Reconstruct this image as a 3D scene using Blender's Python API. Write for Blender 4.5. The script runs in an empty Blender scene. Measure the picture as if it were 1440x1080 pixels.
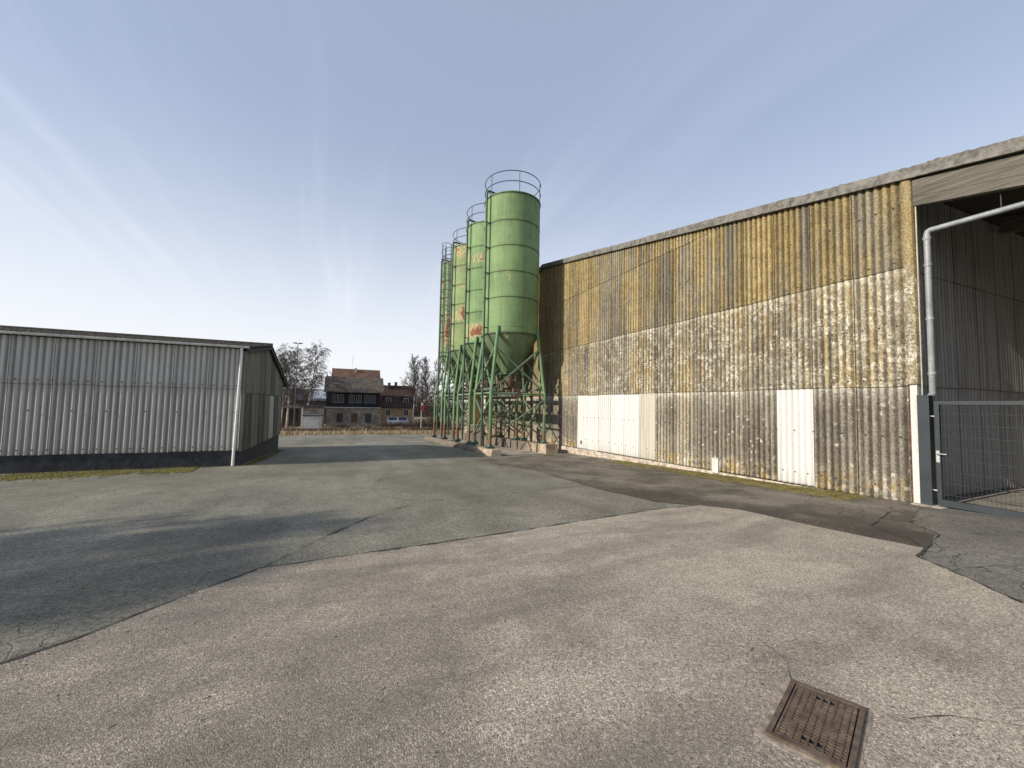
import bpy, math, random
from mathutils import Vector, Matrix
from mathutils import noise as mnoise
random.seed(11)
rad = math.radians
scene = bpy.context.scene
col = scene.collection

# ------------------------------------------------------------------ ground profile
# the yard falls gently away from the camera (along +Y), then runs out to flat country
PROF = [(-900, .301), (-3, .301), (4, 0.0), (30, -1.118), (38, -1.34), (45, -1.48), (62, -2.0), (100, -2.4), (900, -4.0)]
def g(y):
    for (a, za), (b, zb) in zip(PROF, PROF[1:]):
        if y <= b:
            return za + (zb - za) * (y - a) / (b - a)
    return PROF[-1][1]

# ------------------------------------------------------------------ mesh builder
class MB:
    def __init__(s): s.v = []; s.f = []; s.m = []; s.a = []; s.has = False
    def add(s, vs, fs, mi=0, attr=None):
        o = len(s.v); s.v += [tuple(p) for p in vs]
        s.f += [tuple(i + o for i in f) for f in fs]; s.m += [mi] * len(fs)
        if attr: s.has = True; s.a += attr
        else: s.a += [(.5, 0, .5, 1.0)] * len(vs)
    def box(s, a, b, mi=0):
        x0, y0, z0 = a; x1, y1, z1 = b
        s.add([(x0,y0,z0),(x1,y0,z0),(x1,y1,z0),(x0,y1,z0),(x0,y0,z1),(x1,y0,z1),(x1,y1,z1),(x0,y1,z1)],
              [(0,3,2,1),(4,5,6,7),(0,1,5,4),(1,2,6,5),(2,3,7,6),(3,0,4,7)], mi)
    def hexa(s, lo, hi, mi=0):      # two quads, lower and upper, same winding seen from above
        s.add(list(lo) + list(hi), [(0,3,2,1),(4,5,6,7),(0,1,5,4),(1,2,6,5),(2,3,7,6),(3,0,4,7)], mi)
    def beam(s, p, q, w, h, up=(0,0,1), mi=0):
        p = Vector(p); q = Vector(q); d = (q - p).normalized(); up = Vector(up)
        if abs(d.dot(up)) > .99: up = Vector((0,1,0))
        a = d.cross(up).normalized() * w / 2; b = a.cross(d).normalized() * h / 2
        s.hexa([p-a-b, p+a-b, q+a-b, q-a-b], [p-a+b, p+a+b, q+a+b, q-a+b], mi)
    def tube(s, pts, rs, n=10, caps=True, mi=0):
        pts = [Vector(p) for p in pts]
        if not hasattr(rs, '__len__'): rs = [rs] * len(pts)
        vs = []; fs = []; ref = None
        for i, p in enumerate(pts):
            if i == 0: d = pts[1] - p
            elif i == len(pts) - 1: d = p - pts[i-1]
            else: d = (pts[i+1] - p).normalized() + (p - pts[i-1]).normalized()
            d.normalize()
            if ref is None: ref = Vector((1,0,0)) if abs(d.x) < .8 else Vector((0,1,0))
            a = (ref - d * ref.dot(d)).normalized(); b = d.cross(a); ref = a
            for k in range(n):
                t = 2 * math.pi * k / n
                vs.append(p + (a * math.cos(t) + b * math.sin(t)) * rs[i])
        for i in range(len(pts) - 1):
            for k in range(n):
                k2 = (k + 1) % n
                fs.append((i*n+k, i*n+k2, (i+1)*n+k2, (i+1)*n+k))
        if caps:
            fs.append(tuple(range(n-1, -1, -1))); fs.append(tuple((len(pts)-1)*n + k for k in range(n)))
        s.add(vs, fs, mi)
    def lathe(s, prof, c=(0,0,0), n=48, mi=0, cap0=False, cap1=False):
        vs = []; fs = []
        for r, z in prof:
            for k in range(n):
                t = 2 * math.pi * k / n
                vs.append((c[0] + r*math.cos(t), c[1] + r*math.sin(t), c[2] + z))
        for i in range(len(prof) - 1):
            for k in range(n):
                k2 = (k+1) % n
                fs.append((i*n+k, i*n+k2, (i+1)*n+k2, (i+1)*n+k))
        if cap0: fs.append(tuple(range(n-1, -1, -1)))
        if cap1: fs.append(tuple((len(prof)-1)*n + k for k in range(n)))
        s.add(vs, fs, mi)
    def ring(s, c, R, r, n=40, m=6, mi=0):
        vs = []; fs = []
        for i in range(n):
            t = 2*math.pi*i/n
            for j in range(m):
                u = 2*math.pi*j/m; rr = R + r*math.cos(u)
                vs.append((c[0]+rr*math.cos(t), c[1]+rr*math.sin(t), c[2]+r*math.sin(u)))
        for i in range(n):
            for j in range(m):
                i2 = (i+1) % n; j2 = (j+1) % m
                fs.append((i*m+j, i2*m+j, i2*m+j2, i*m+j2))
        s.add(vs, fs, mi)
    def build(s, name, mats, parent=None, smooth=False, sub=None):
        L = Vector((0,0,0))
        if parent:
            q = parent
            while q is not None: L += q.location; q = q.parent
        me = bpy.data.meshes.new(name)
        me.from_pydata([(x-L.x, y-L.y, z-L.z) for x, y, z in s.v], [], s.f)
        if not isinstance(mats, (list, tuple)): mats = [mats]
        for m in mats: me.materials.append(m)
        if len(mats) > 1: me.polygons.foreach_set('material_index', s.m)
        if s.has:
            at = me.attributes.new('sheet', 'FLOAT_COLOR', 'POINT')
            at.data.foreach_set('color', [c for t in s.a for c in t])
        if smooth:
            me.polygons.foreach_set('use_smooth', [True] * len(me.polygons))
            me.set_sharp_from_angle(angle=rad(38))
        me.update()
        o = bpy.data.objects.new(name, me); col.objects.link(o)
        if parent: o.parent = parent
        return o

def tag(o, label=None, cat=None, group=None, kind=None):
    if label: o['label'] = label
    if cat: o['category'] = cat
    if group: o['group'] = group
    if kind: o['kind'] = kind
    return o
def thing(name, loc, label, cat, group=None):
    o = bpy.data.objects.new(name, None); o.empty_display_size = .3
    col.objects.link(o); o.location = loc
    return tag(o, label, cat, group)

# ------------------------------------------------------------------ node helper
class NT:
    def __init__(s, name):
        s.mat = bpy.data.materials.new(name); s.mat.use_nodes = True
        s.t = s.mat.node_tree; s.b = s.t.nodes['Principled BSDF']
        s.geo = None
    def n(s, typ): return s.t.nodes.new(typ)
    def put(s, sock, v):
        if v is None: return
        if isinstance(v, bpy.types.NodeSocket): s.t.links.new(v, sock)
        elif isinstance(v, (tuple, list)) and len(v) == 3 and sock.type == 'RGBA': sock.default_value = (*v, 1)
        else: sock.default_value = v
    def pos(s):
        if s.geo is None: s.geo = s.n('ShaderNodeNewGeometry')
        return s.geo.outputs['Position']
    def xyz(s):
        k = s.n('ShaderNodeSeparateXYZ'); s.put(k.inputs[0], s.pos()); return k.outputs
    def map(s, scale, rot=(0,0,0), vec=None, loc=(0,0,0)):
        k = s.n('ShaderNodeMapping'); s.put(k.inputs['Vector'], vec or s.pos())
        k.inputs['Scale'].default_value = scale; k.inputs['Rotation'].default_value = rot; k.inputs['Location'].default_value = loc
        return k.outputs[0]
    def noise(s, scale, detail=4, rough=.55, vec=None, dist=0):
        k = s.n('ShaderNodeTexNoise'); s.put(k.inputs['Vector'], vec or s.pos())
        k.inputs['Scale'].default_value = scale; k.inputs['Detail'].default_value = detail
        k.inputs['Roughness'].default_value = rough; k.inputs['Distortion'].default_value = dist
        return k.outputs[0]
    def vor(s, scale, feat='F1', vec=None, out='Distance', rnd=1):
        k = s.n('ShaderNodeTexVoronoi'); k.feature = feat; s.put(k.inputs['Vector'], vec or s.pos())
        k.inputs['Scale'].default_value = scale; k.inputs['Randomness'].default_value = rnd
        return k.outputs[out]
    def ma(s, op, a, b=0., c=0.):
        k = s.n('ShaderNodeMath'); k.operation = op
        s.put(k.inputs[0], a); s.put(k.inputs[1], b); s.put(k.inputs[2], c); return k.outputs[0]
    def vadd(s, a, b, f=1.):
        m = s.n('ShaderNodeVectorMath'); m.operation = 'MULTIPLY_ADD'
        s.put(m.inputs[0], b); m.inputs[1].default_value = (f, f, f); s.put(m.inputs[2], a); return m.outputs[0]
    def warp(s, scale, amt, vec=None):
        k = s.n('ShaderNodeTexNoise'); s.put(k.inputs['Vector'], vec or s.pos()); k.inputs['Scale'].default_value = scale
        return s.vadd(vec or s.pos(), k.outputs['Color'], amt)
    def ss(s, v, lo, hi, a=0., b=1.):
        k = s.n('ShaderNodeMapRange'); k.interpolation_type = 'SMOOTHSTEP'
        s.put(k.inputs['Value'], v); s.put(k.inputs['From Min'], lo); s.put(k.inputs['From Max'], hi)
        s.put(k.inputs['To Min'], a); s.put(k.inputs['To Max'], b); return k.outputs[0]
    def mix(s, f, a, b):
        k = s.n('ShaderNodeMix'); k.data_type = 'RGBA'
        s.put(k.inputs[0], f); s.put(k.inputs[6], a); s.put(k.inputs[7], b); return k.outputs[2]
    def mul(s, f, a, b):
        k = s.n('ShaderNodeMix'); k.data_type = 'RGBA'; k.blend_type = 'MULTIPLY'
        s.put(k.inputs[0], f); s.put(k.inputs[6], a); s.put(k.inputs[7], b); return k.outputs[2]
    def grey(s, v):
        k = s.n('ShaderNodeCombineColor'); [s.put(k.inputs[i], v) for i in range(3)]; return k.outputs[0]
    def ramp(s, f, stops):
        k = s.n('ShaderNodeValToRGB'); s.put(k.inputs[0], f); e = k.color_ramp.elements
        while len(e) < len(stops): e.new(.5)
        for x, (p, c) in zip(e, stops): x.position = p; x.color = (*c, 1)
        return k.outputs[0]
    def attr(s):
        k = s.n('ShaderNodeAttribute'); k.attribute_name = 'sheet'
        q = s.n('ShaderNodeSeparateColor'); s.put(q.inputs[0], k.outputs['Color']); return [*q.outputs[:3], k.outputs['Alpha']]
    def out(s, c, rough=.8, metal=0., bump=None, bs=.3, bd=.01, spec=None):
        s.put(s.b.inputs['Base Color'], c); s.put(s.b.inputs['Roughness'], rough); s.put(s.b.inputs['Metallic'], metal)
        if spec is not None: s.b.inputs['Specular IOR Level'].default_value = spec
        if bump is not None:
            k = s.n('ShaderNodeBump'); s.put(k.inputs['Height'], bump)
            k.inputs['Strength'].default_value = bs; k.inputs['Distance'].default_value = bd
            s.put(s.b.inputs['Normal'], k.outputs[0])
        return s.mat

def simple(name, c, rough=.7, var=.35, scale=6, metal=0., bump=.15, streak=False):
    t = NT(name); v = t.map((scale, scale, scale * (.12 if streak else 1)))
    n = t.noise(1, 6, .65, v); n2 = t.noise(40, 3)
    lo = tuple(x * (1 - var) for x in c); hi = tuple(min(1, x * (1 + var)) for x in c)
    k = t.mix(t.ss(n, .3, .7), lo, hi)
    k = t.mul(.5, k, t.grey(t.ss(n2, .2, .8, .6, 1.3)))
    return t.out(k, rough, metal, n2, bump, .004)

M = {}
# ---- old grey asphalt of the yard
def asphalt(name, base, warm=0., crackamt=.5, dark=0., seedloc=0, edge=False):
    t = NT(name); x, y, z = t.xyz()
    fine = t.noise(75, 4, .8); grit = t.vor(130); big = t.noise(.35, 6, .6, t.map((1,1,1), loc=(seedloc, 0, 0))); mid = t.noise(2.2, 6, .65)
    c = t.mix(t.ss(big, .3, .7), tuple(b*.8 for b in base), tuple(b*1.18 for b in base))
    c = t.mul(.6, c, t.grey(t.ss(mid, .3, .72, .78, 1.16)))
    c = t.mul(1, c, t.grey(t.ss(fine, .28, .72, .42, 1.55))); c = t.mul(.75, c, t.grey(t.ss(t.noise(24, 3, .8), .3, .7, .55, 1.45)))
    c = t.mul(.7, c, t.grey(t.ss(grit, .1, .75, 1.35, .7)))
    # tyre polish: long soft streaks running down the yard
    st = t.noise(1, 4, .6, t.map((1.1, .14, 1), (0, 0, rad(18)), t.warp(.25, 1.6)))
    c = t.mul(.55, c, t.grey(t.ss(st, .33, .68, .7, 1.2)))
    # alligator cracks in patches
    w = t.warp(3.0, .22); cr = t.vor(3.6, 'DISTANCE_TO_EDGE', w); w2 = t.warp(1.2, .7); cr2 = t.vor(.55, 'DISTANCE_TO_EDGE', w2)
    mask = t.ss(t.noise(.5, 3, .5, t.map((1,1,1), loc=(3.1+seedloc, 7.7, 0))), .56 - .1*crackamt, .66 - .1*crackamt)
    k1 = t.ma('MULTIPLY', t.ss(cr, .004, .028, 1, 0), mask)
    k2 = t.ma('MULTIPLY', t.ss(cr2, .0015, .006, 1, 0), .55)
    k = t.ma('MAXIMUM', k1, k2)
    c = t.mix(t.ma('MULTIPLY', k, .78 * min(1, crackamt + .3)), c, (.022, .021, .019))
    # pale scuffs
    sc = t.ss(t.noise(1, 5, .6, t.map((.8, 3.2, 1), (0, 0, rad(-12)))), .68, .78)
    c = t.mix(t.ma('MULTIPLY', sc, .16), c, tuple(min(1, b*1.9) for b in base))
    if dark:
        d = t.ss(t.noise(.9, 6, .65, t.map((1, 1, 1), loc=(9, 2, 0))), .42, .6)
        c = t.mix(t.ma('MULTIPLY', d, dark), c, tuple(b*.3 for b in base))
    if edge:      # silt stained low line where the strip drains along the concrete
        ln = t.ma('ADD', t.ma('ADD', x, t.ma('MULTIPLY', y, .24)), t.ma('MULTIPLY', t.ma('SUBTRACT', t.noise(1.1, 6, .7), .5), 2.2))
        c = t.mix(t.ma('MULTIPLY', t.ma('MULTIPLY', t.ss(ln, 8.2, 7.3), t.ss(y, 9.5, 6.5)), .72), c, (.05, .042, .033))
    h = t.ma('SUBTRACT', t.ma('ADD', t.ma('MULTIPLY', fine, .6), t.ma('MULTIPLY', grit, -.5)), t.ma('MULTIPLY', k, 1.2))
    return t.out(c, .88, 0, h, .65, .008, .3)
M['asphalt'] = asphalt('old_asphalt', (.205, .195, .155), crackamt=.12)
M['patch'] = asphalt('patch_asphalt', (.222, .208, .168), crackamt=0, seedloc=4)
M['strip'] = asphalt('damp_asphalt', (.20, .175, .138), crackamt=.8, dark=.7, edge=True, seedloc=7)
M['bay'] = asphalt('cracked_asphalt', (.195, .184, .156), crackamt=.8, dark=.2, seedloc=2)

def apron():
    t = NT('washed_concrete')
    w0 = t.warp(30, .012); fine = t.noise(48, 5, .8); st = t.vor(150, 'F1', w0, 'Color'); sd = t.vor(150, 'F1', w0); gr = t.vor(300, 'F1', None, 'Color'); big = t.noise(.55, 5, .6); mid = t.noise(3, 7, .72)
    sp = t.n('ShaderNodeSeparateColor'); t.put(sp.inputs[0], st); sg = t.n('ShaderNodeSeparateColor'); t.put(sg.inputs[0], gr)
    c = t.ramp(sp.outputs[0], [(0, (.085, .073, .06)), (.15, (.28, .244, .192)), (.55, (.52, .457, .362)), (.88, (.69, .615, .50)), (1, (.82, .75, .63))])
    c = t.mix(t.ss(sp.outputs[1], .35, .7), t.mix(t.ss(sg.outputs[0], 0, 1), (.24, .208, .163), (.56, .49, .388)), c)
    c = t.mul(.8, c, t.grey(t.ss(fine, .28, .72, .5, 1.42)))
    c = t.mul(.8, c, t.grey(t.ss(mid, .3, .7, .82, 1.12)))
    c = t.mul(.8, c, t.grey(t.ss(big, .3, .7, .8, 1.12)))
    # grimy darker wheel lanes sweeping across
    lane = t.noise(1, 5, .6, t.map((.22, 1.5, 1), (0, 0, rad(24)), t.warp(.4, 1.0)))
    c = t.mix(t.ma('MULTIPLY', t.ss(lane, .46, .66), .42), c, (.12, .105, .092))
    blot = t.ss(t.noise(.55, 7, .7, t.map((1,1,1), loc=(5, 3.3, 0))), .46, .74)
    c = t.mix(t.ma('MULTIPLY', blot, .40), c, (.105, .094, .085))
    x, y, z = t.xyz()      # darker towards low x and low y, broken up by noise
    gm = t.ma('ADD', t.ss(t.ma('ADD', x, t.ma('MULTIPLY', y, .35)), 4.4, .6), t.ma('MULTIPLY', t.ma('SUBTRACT', t.noise(.8, 6, .68, t.map((1, 1.6, 1), (0, 0, rad(20)), None, (3, 1, 0))), .5), 2.6))
    c = t.mix(t.ma('MULTIPLY', t.ss(gm, .3, 1.25), .5), c, (.125, .108, .096))
    pit = t.ss(t.vor(6, 'F1', t.warp(14, .10)), .045, .075, 1, 0)
    c = t.mix(t.ma('MULTIPLY', pit, .75), c, (.05, .042, .038))
    h = t.ma('ADD', t.ma('MULTIPLY', sd, -.7), t.ma('ADD', fine, t.ma('MULTIPLY', sg.outputs[0], .35)))
    return t.out(c, .92, 0, h, .8, .009, .25)
M['apron'] = apron()
M['joint'] = simple('dark_joint', (.03, .028, .025), .95, .4, 9)

def dirt():
    t = NT('dry_grass_ground'); a = t.noise(.6, 8, .7); b = t.noise(9, 5, .7)
    c = t.ramp(a, [(.3, (.075, .055, .032)), (.5, (.19, .145, .078)), (.7, (.13, .115, .055))])
    c = t.mul(.8, c, t.grey(t.ss(b, .25, .75, .45, 1.5)))
    return t.out(c, .95, 0, b, .8, .05)
M['dirt'] = dirt()
M['grass'] = simple('dry_grass', (.33, .255, .145), .9, .5, 1.2)
M['weed'] = simple('weed', (.16, .135, .06), .9, .6, 2)
M['shrubtwig'] = simple('shrub_twig', (.085, .058, .042), .9, .4, .7)
def mossmat(name, a, b, c):
    t = NT(name); n = t.noise(1.6, 6, .7); f = t.noise(40, 3, .7)
    k = t.ramp(n, [(.32, a), (.5, b), (.66, c)]); k = t.mul(.8, k, t.grey(t.ss(f, .25, .75, .45, 1.5)))
    return t.out(k, .95, 0, f, .5, .01)
M['moss'] = mossmat('moss', (.05, .042, .02), (.13, .115, .022), (.20, .18, .035))
M['mossy'] = simple('dull_moss', (.115, .095, .025), .95, .55, 5)

# ---- lichen grown corrugated sheet of the big barn
def lichen(name='lichen_fibre_cement'):
    t = NT(name); x, y, z = t.xyz(); rnd, row, v, crest = t.attr()
    col_ = t.noise(1, 3, .6, t.map((4, 4, .10)))             # vertical run-off streaks
    col2 = t.noise(1, 5, .7, t.map((11, 11, .42)))
    col3 = t.noise(1, 4, .6, t.map((6.1, 6.1, .25), loc=(3, 5, 1)))
    big = t.noise(.55, 4, .55); fine = t.noise(26, 5, .8); speck = t.noise(70, 3, .75); mid = t.noise(5, 5, .7)
    c = t.mix(t.ss(big, .32, .68), (.19, .168, .132), (.32, .29, .232))
    c = t.mix(t.ma('MULTIPLY', t.ss(col2, .50, .68), .6), c, (.40, .365, .285))
    c = t.mix(t.ma('MULTIPLY', t.ss(col_, .36, .55, 1, 0), .55), c, (.10, .085, .066))
    # yellow-orange lichen: strong in the upper rows, thin in the bottom row
    up = t.ss(row, .02, .52)
    ym = t.ma('ADD', t.ma('MULTIPLY', t.ma('SUBTRACT', t.noise(.45, 4, .6, t.map((1, 1, .6), loc=(0, 1.5, 0))), .5), 1.5), t.ma('MULTIPLY', t.ma('SUBTRACT', rnd, .5), .22))
    ym = t.ma('ADD', ym, t.ma('MULTIPLY', t.ma('SUBTRACT', col3, .5), 2.5))
    ym = t.ma('ADD', ym, t.ma('MULTIPLY', t.ma('SUBTRACT', mid, .5), .5))
    far2 = t.ma('MULTIPLY', t.ss(y, 12.5, 15), t.ss(row, .1, .24)); ym = t.ss(t.ma('ADD', ym, t.ma('ADD', t.ma('MULTIPLY', up, .26), t.ma('ADD', t.ma('MULTIPLY', far2, .22), t.ma('MULTIPLY', t.ma('MULTIPLY', t.ss(y, 8.0, 4.5), t.ss(row, .1, .3)), .26)))), .04, .60)
    ym = t.ma('MULTIPLY', ym, t.ss(fine, .26, .58, .35, 1))
    yc = t.mix(t.ss(t.noise(2.4, 5, .65), .35, .65), (.33, .238, .092), (.44, .342, .152))
    c = t.mix(t.ma('MULTIPLY', ym, t.ss(row, .05, .40, .35, .84)), c, yc)
    # pale lichen blots and rings, thick on the second row
    w = t.warp(13, .10, t.warp(4, .16)); d = t.vor(6.3, 'F1', w); d2 = t.vor(12, 'F1', w); d3 = t.vor(19, 'F1', w)
    ring = t.ma('MULTIPLY', t.ss(d, .14, .30), t.ss(d, .52, .40))
    blot = t.ma('MAXIMUM', t.ss(d2, .33, .18), t.ma('MULTIPLY', t.ss(d3, .36, .18), .75))
    ring = t.ma('MAXIMUM', t.ma('MULTIPLY', ring, .8), blot)
    dens = t.noise(.5, 4, .6, t.map((1, 1, .55), loc=(0, 4.2, 1.3)))
    r2 = t.ma('MULTIPLY', t.ss(row, .12, .24), t.ss(row, .42, .30))
    amt = t.ma('ADD', t.ma('MULTIPLY', r2, t.ss(y, 18.5, 13, .15, .95)), t.ma('MULTIPLY', t.ss(row, .2, .1), .10))
    am = t.ma('MULTIPLY', amt, t.ma('MULTIPLY', t.ss(dens, .28, .52, .25, 1), t.ss(t.noise(2.2, 5, .7), .36, .60)))
    rm = t.ma('MULTIPLY', t.ma('MULTIPLY', ring, am), t.ss(t.noise(20, 4, .8), .32, .58))
    c = t.mix(t.ma('MINIMUM', t.ma('MULTIPLY', rm, 1.25), .97), c, (.68, .65, .56))
    # sparse white dabs on the bottom row
    dab = t.ma('MULTIPLY', t.ss(t.vor(5.5, 'F1', t.warp(14, .12)), .26, .12), t.ss(row, .2, .1))
    c = t.mix(t.ma('MULTIPLY', dab, t.ss(t.noise(.9, 4, .7), .42, .58)), c, (.60, .56, .47))
    # bleached lip under each lap and scaly foot of the bottom row
    edge = t.ma('ADD', v, t.ma('MULTIPLY', t.ma('SUBTRACT', t.noise(5, 5, .75), .5), .22))
    lip = t.ma('MULTIPLY', t.ss(edge, .90, .99), t.ma('ADD', t.ma('MULTIPLY', t.ss(row, .2, .1), .75), t.ma('MULTIPLY', t.ma('MULTIPLY', r2, t.ss(dens, .4, .55)), .7)))
    c = t.mix(lip, c, (.60, .56, .47))
    fade = t.ma('MULTIPLY', t.ma('MULTIPLY', t.ss(v, .72, 1.0), t.ss(row, .2, .1)), .35); c = t.mix(fade, c, (.48, .45, .37))
    foot = t.ma('MULTIPLY', t.ma('MULTIPLY', t.ss(v, .30, .03), t.ss(t.noise(3.2, 6, .75), .44, .56)), t.ss(row, .2, .1))
    c = t.mix(t.ma('MULTIPLY', foot, .85), c, t.mix(t.ss(t.noise(4, 5), .46, .56), (.36, .26, .095), (.58, .53, .43)))
    # valley grime that also paints in the rib shading: valleys dark, crests pale
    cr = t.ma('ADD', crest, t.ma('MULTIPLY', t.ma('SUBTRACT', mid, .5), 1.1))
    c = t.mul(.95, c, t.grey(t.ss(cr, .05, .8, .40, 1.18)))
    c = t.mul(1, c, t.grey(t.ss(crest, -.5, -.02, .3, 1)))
    c = t.mul(.9, c, t.grey(t.ss(fine, .27, .73, .42, 1.55)))
    c = t.mul(.7, c, t.grey(t.ss(speck, .27, .73, .5, 1.5)))
    c = t.mul(1, c, t.grey(t.ss(rnd, 0, 1, .86, 1.14)))
    c = t.mul(1, c, t.mix(t.ss(row, .3, .5), t.mix(t.ss(row, .1, .25), (.92, .92, .92), (.84, .825, .78)), (.80, .79, .75)))
    # dirty sheet edges: thin dark line at each lap
    c = t.mul(.8, c, t.grey(t.ss(v, .0, .012, .35, 1)))
    return t.out(c, .92, 0, t.ma('ADD', fine, t.ma('MULTIPLY', rm, .6)), .7, .014, .2)
M['lichen'] = lichen()

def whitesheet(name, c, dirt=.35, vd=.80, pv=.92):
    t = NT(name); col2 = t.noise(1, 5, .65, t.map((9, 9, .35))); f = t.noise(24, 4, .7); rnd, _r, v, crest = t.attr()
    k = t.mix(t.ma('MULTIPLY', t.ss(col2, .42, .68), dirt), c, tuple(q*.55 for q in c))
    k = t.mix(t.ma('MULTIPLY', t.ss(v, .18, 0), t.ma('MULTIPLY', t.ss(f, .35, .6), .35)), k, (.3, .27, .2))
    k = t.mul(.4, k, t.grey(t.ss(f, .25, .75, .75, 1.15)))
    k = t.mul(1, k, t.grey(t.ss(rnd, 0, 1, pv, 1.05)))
    k = t.mul(1, k, t.grey(t.ss(t.ma('ADD', crest, t.ma('MULTIPLY', t.ma('SUBTRACT', f, .5), .4)), 0, .7, vd, 1.03))); k = t.mul(1, k, t.grey(t.ss(crest, -.5, -.02, .55, 1))); k = t.mul(.85, k, t.grey(t.ss(v, .0, .02, .3, 1)))  # valleys coloured darker so the shading of the ribs is painted in
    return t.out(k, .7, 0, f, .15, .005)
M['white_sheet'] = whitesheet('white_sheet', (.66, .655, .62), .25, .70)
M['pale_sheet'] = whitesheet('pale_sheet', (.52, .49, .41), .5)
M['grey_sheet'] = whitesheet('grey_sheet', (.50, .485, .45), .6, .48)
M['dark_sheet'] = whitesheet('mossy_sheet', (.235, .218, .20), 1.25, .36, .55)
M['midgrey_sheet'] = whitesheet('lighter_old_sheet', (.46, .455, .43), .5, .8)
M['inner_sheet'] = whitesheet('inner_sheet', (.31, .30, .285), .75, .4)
def roofmat():
    t = NT('mossy_roof'); a = t.noise(5, 6, .7); b = t.noise(35, 3, .7)
    c = t.ramp(a, [(.3, (.022, .02, .017)), (.5, (.05, .044, .035)), (.7, (.06, .058, .026))])
    c = t.mul(.7, c, t.grey(t.ss(b, .25, .75, .5, 1.4)))
    return t.out(c, .95, 0, b, .6, .01)
M['roof'] = roofmat()
M['verge'] = simple('weathered_verge', (.155, .147, .13), .93, .45, 7)
M['timber_grey'] = None
def timber():
    t = NT('weathered_timber'); gr = t.noise(1, 6, .7, t.map((3, .45, 26), (rad(-11.6), 0, 0))); f = t.noise(1, 4, .7, t.map((40, 3, 90), (rad(-11.6), 0, 0)))
    c = t.ramp(gr, [(.28, (.05, .043, .034)), (.5, (.118, .108, .087)), (.72, (.20, .187, .153))])
    c = t.mul(.7, c, t.grey(t.ss(f, .25, .75, .5, 1.4)))
    kn = t.ss(t.vor(.9, 'F1', t.map((1, 1, 2.2))), .07, .03); c = t.mix(kn, c, (.04, .033, .027))
    return t.out(c, .9, 0, gr, .6, .012)
M['timber'] = timber()
M['base_conc'] = simple('plinth_concrete', (.42, .36, .29), .93, .45, 5)
def plinthmat():
    t = NT('stained_shaded_concrete'); a = t.noise(2.2, 6, .7); b = t.noise(22, 5, .75); x, y, z = t.xyz()
    c = t.ramp(a, [(.3, (.16, .125, .09)), (.5, (.36, .285, .20)), (.7, (.48, .40, .30))])
    # the shed's shadow on the far part of the beams, painted into the colour
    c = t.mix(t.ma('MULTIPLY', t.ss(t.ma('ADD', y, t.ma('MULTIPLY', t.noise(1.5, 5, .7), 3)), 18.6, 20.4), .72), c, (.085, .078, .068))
    c = t.mul(.85, c, t.grey(t.ss(b, .28, .72, .4, 1.5)))
    return t.out(c, .95, 0, b, .8, .02)
M['plinth'] = plinthmat()
M['zinc'] = simple('zinc', (.27, .29, .30), .5, .18, 5, .1, .05)
M['gutter'] = simple('gutter_zinc', (.68, .68, .67), .45, .2, 5, .1, .05)
M['white_pipe'] = simple('white_pipe', (.72, .72, .69), .55, .12, 3, 0, .05)
M['pale_conduit'] = simple('pale_conduit', (.42, .39, .32), .6, .2, 3)
M['dark_base'] = simple('bitumen_base', (.028, .03, .036), .8, .5, 4)
M['black'] = simple('black_bolt', (.02, .02, .02), .6, .2)
M['gate'] = simple('anthracite_paint', (.03, .038, .044), .42, .14, 3, 0, .04)
M['steel'] = simple('galvanised', (.55, .55, .54), .4, .15, 9, .6, .04)
M['white_board'] = simple('white_board', (.60, .575, .53), .8, .2, 4, streak=True)
M['brick_edge'] = simple('brick_edge', (.13, .062, .045), .9, .5, 9)

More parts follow.
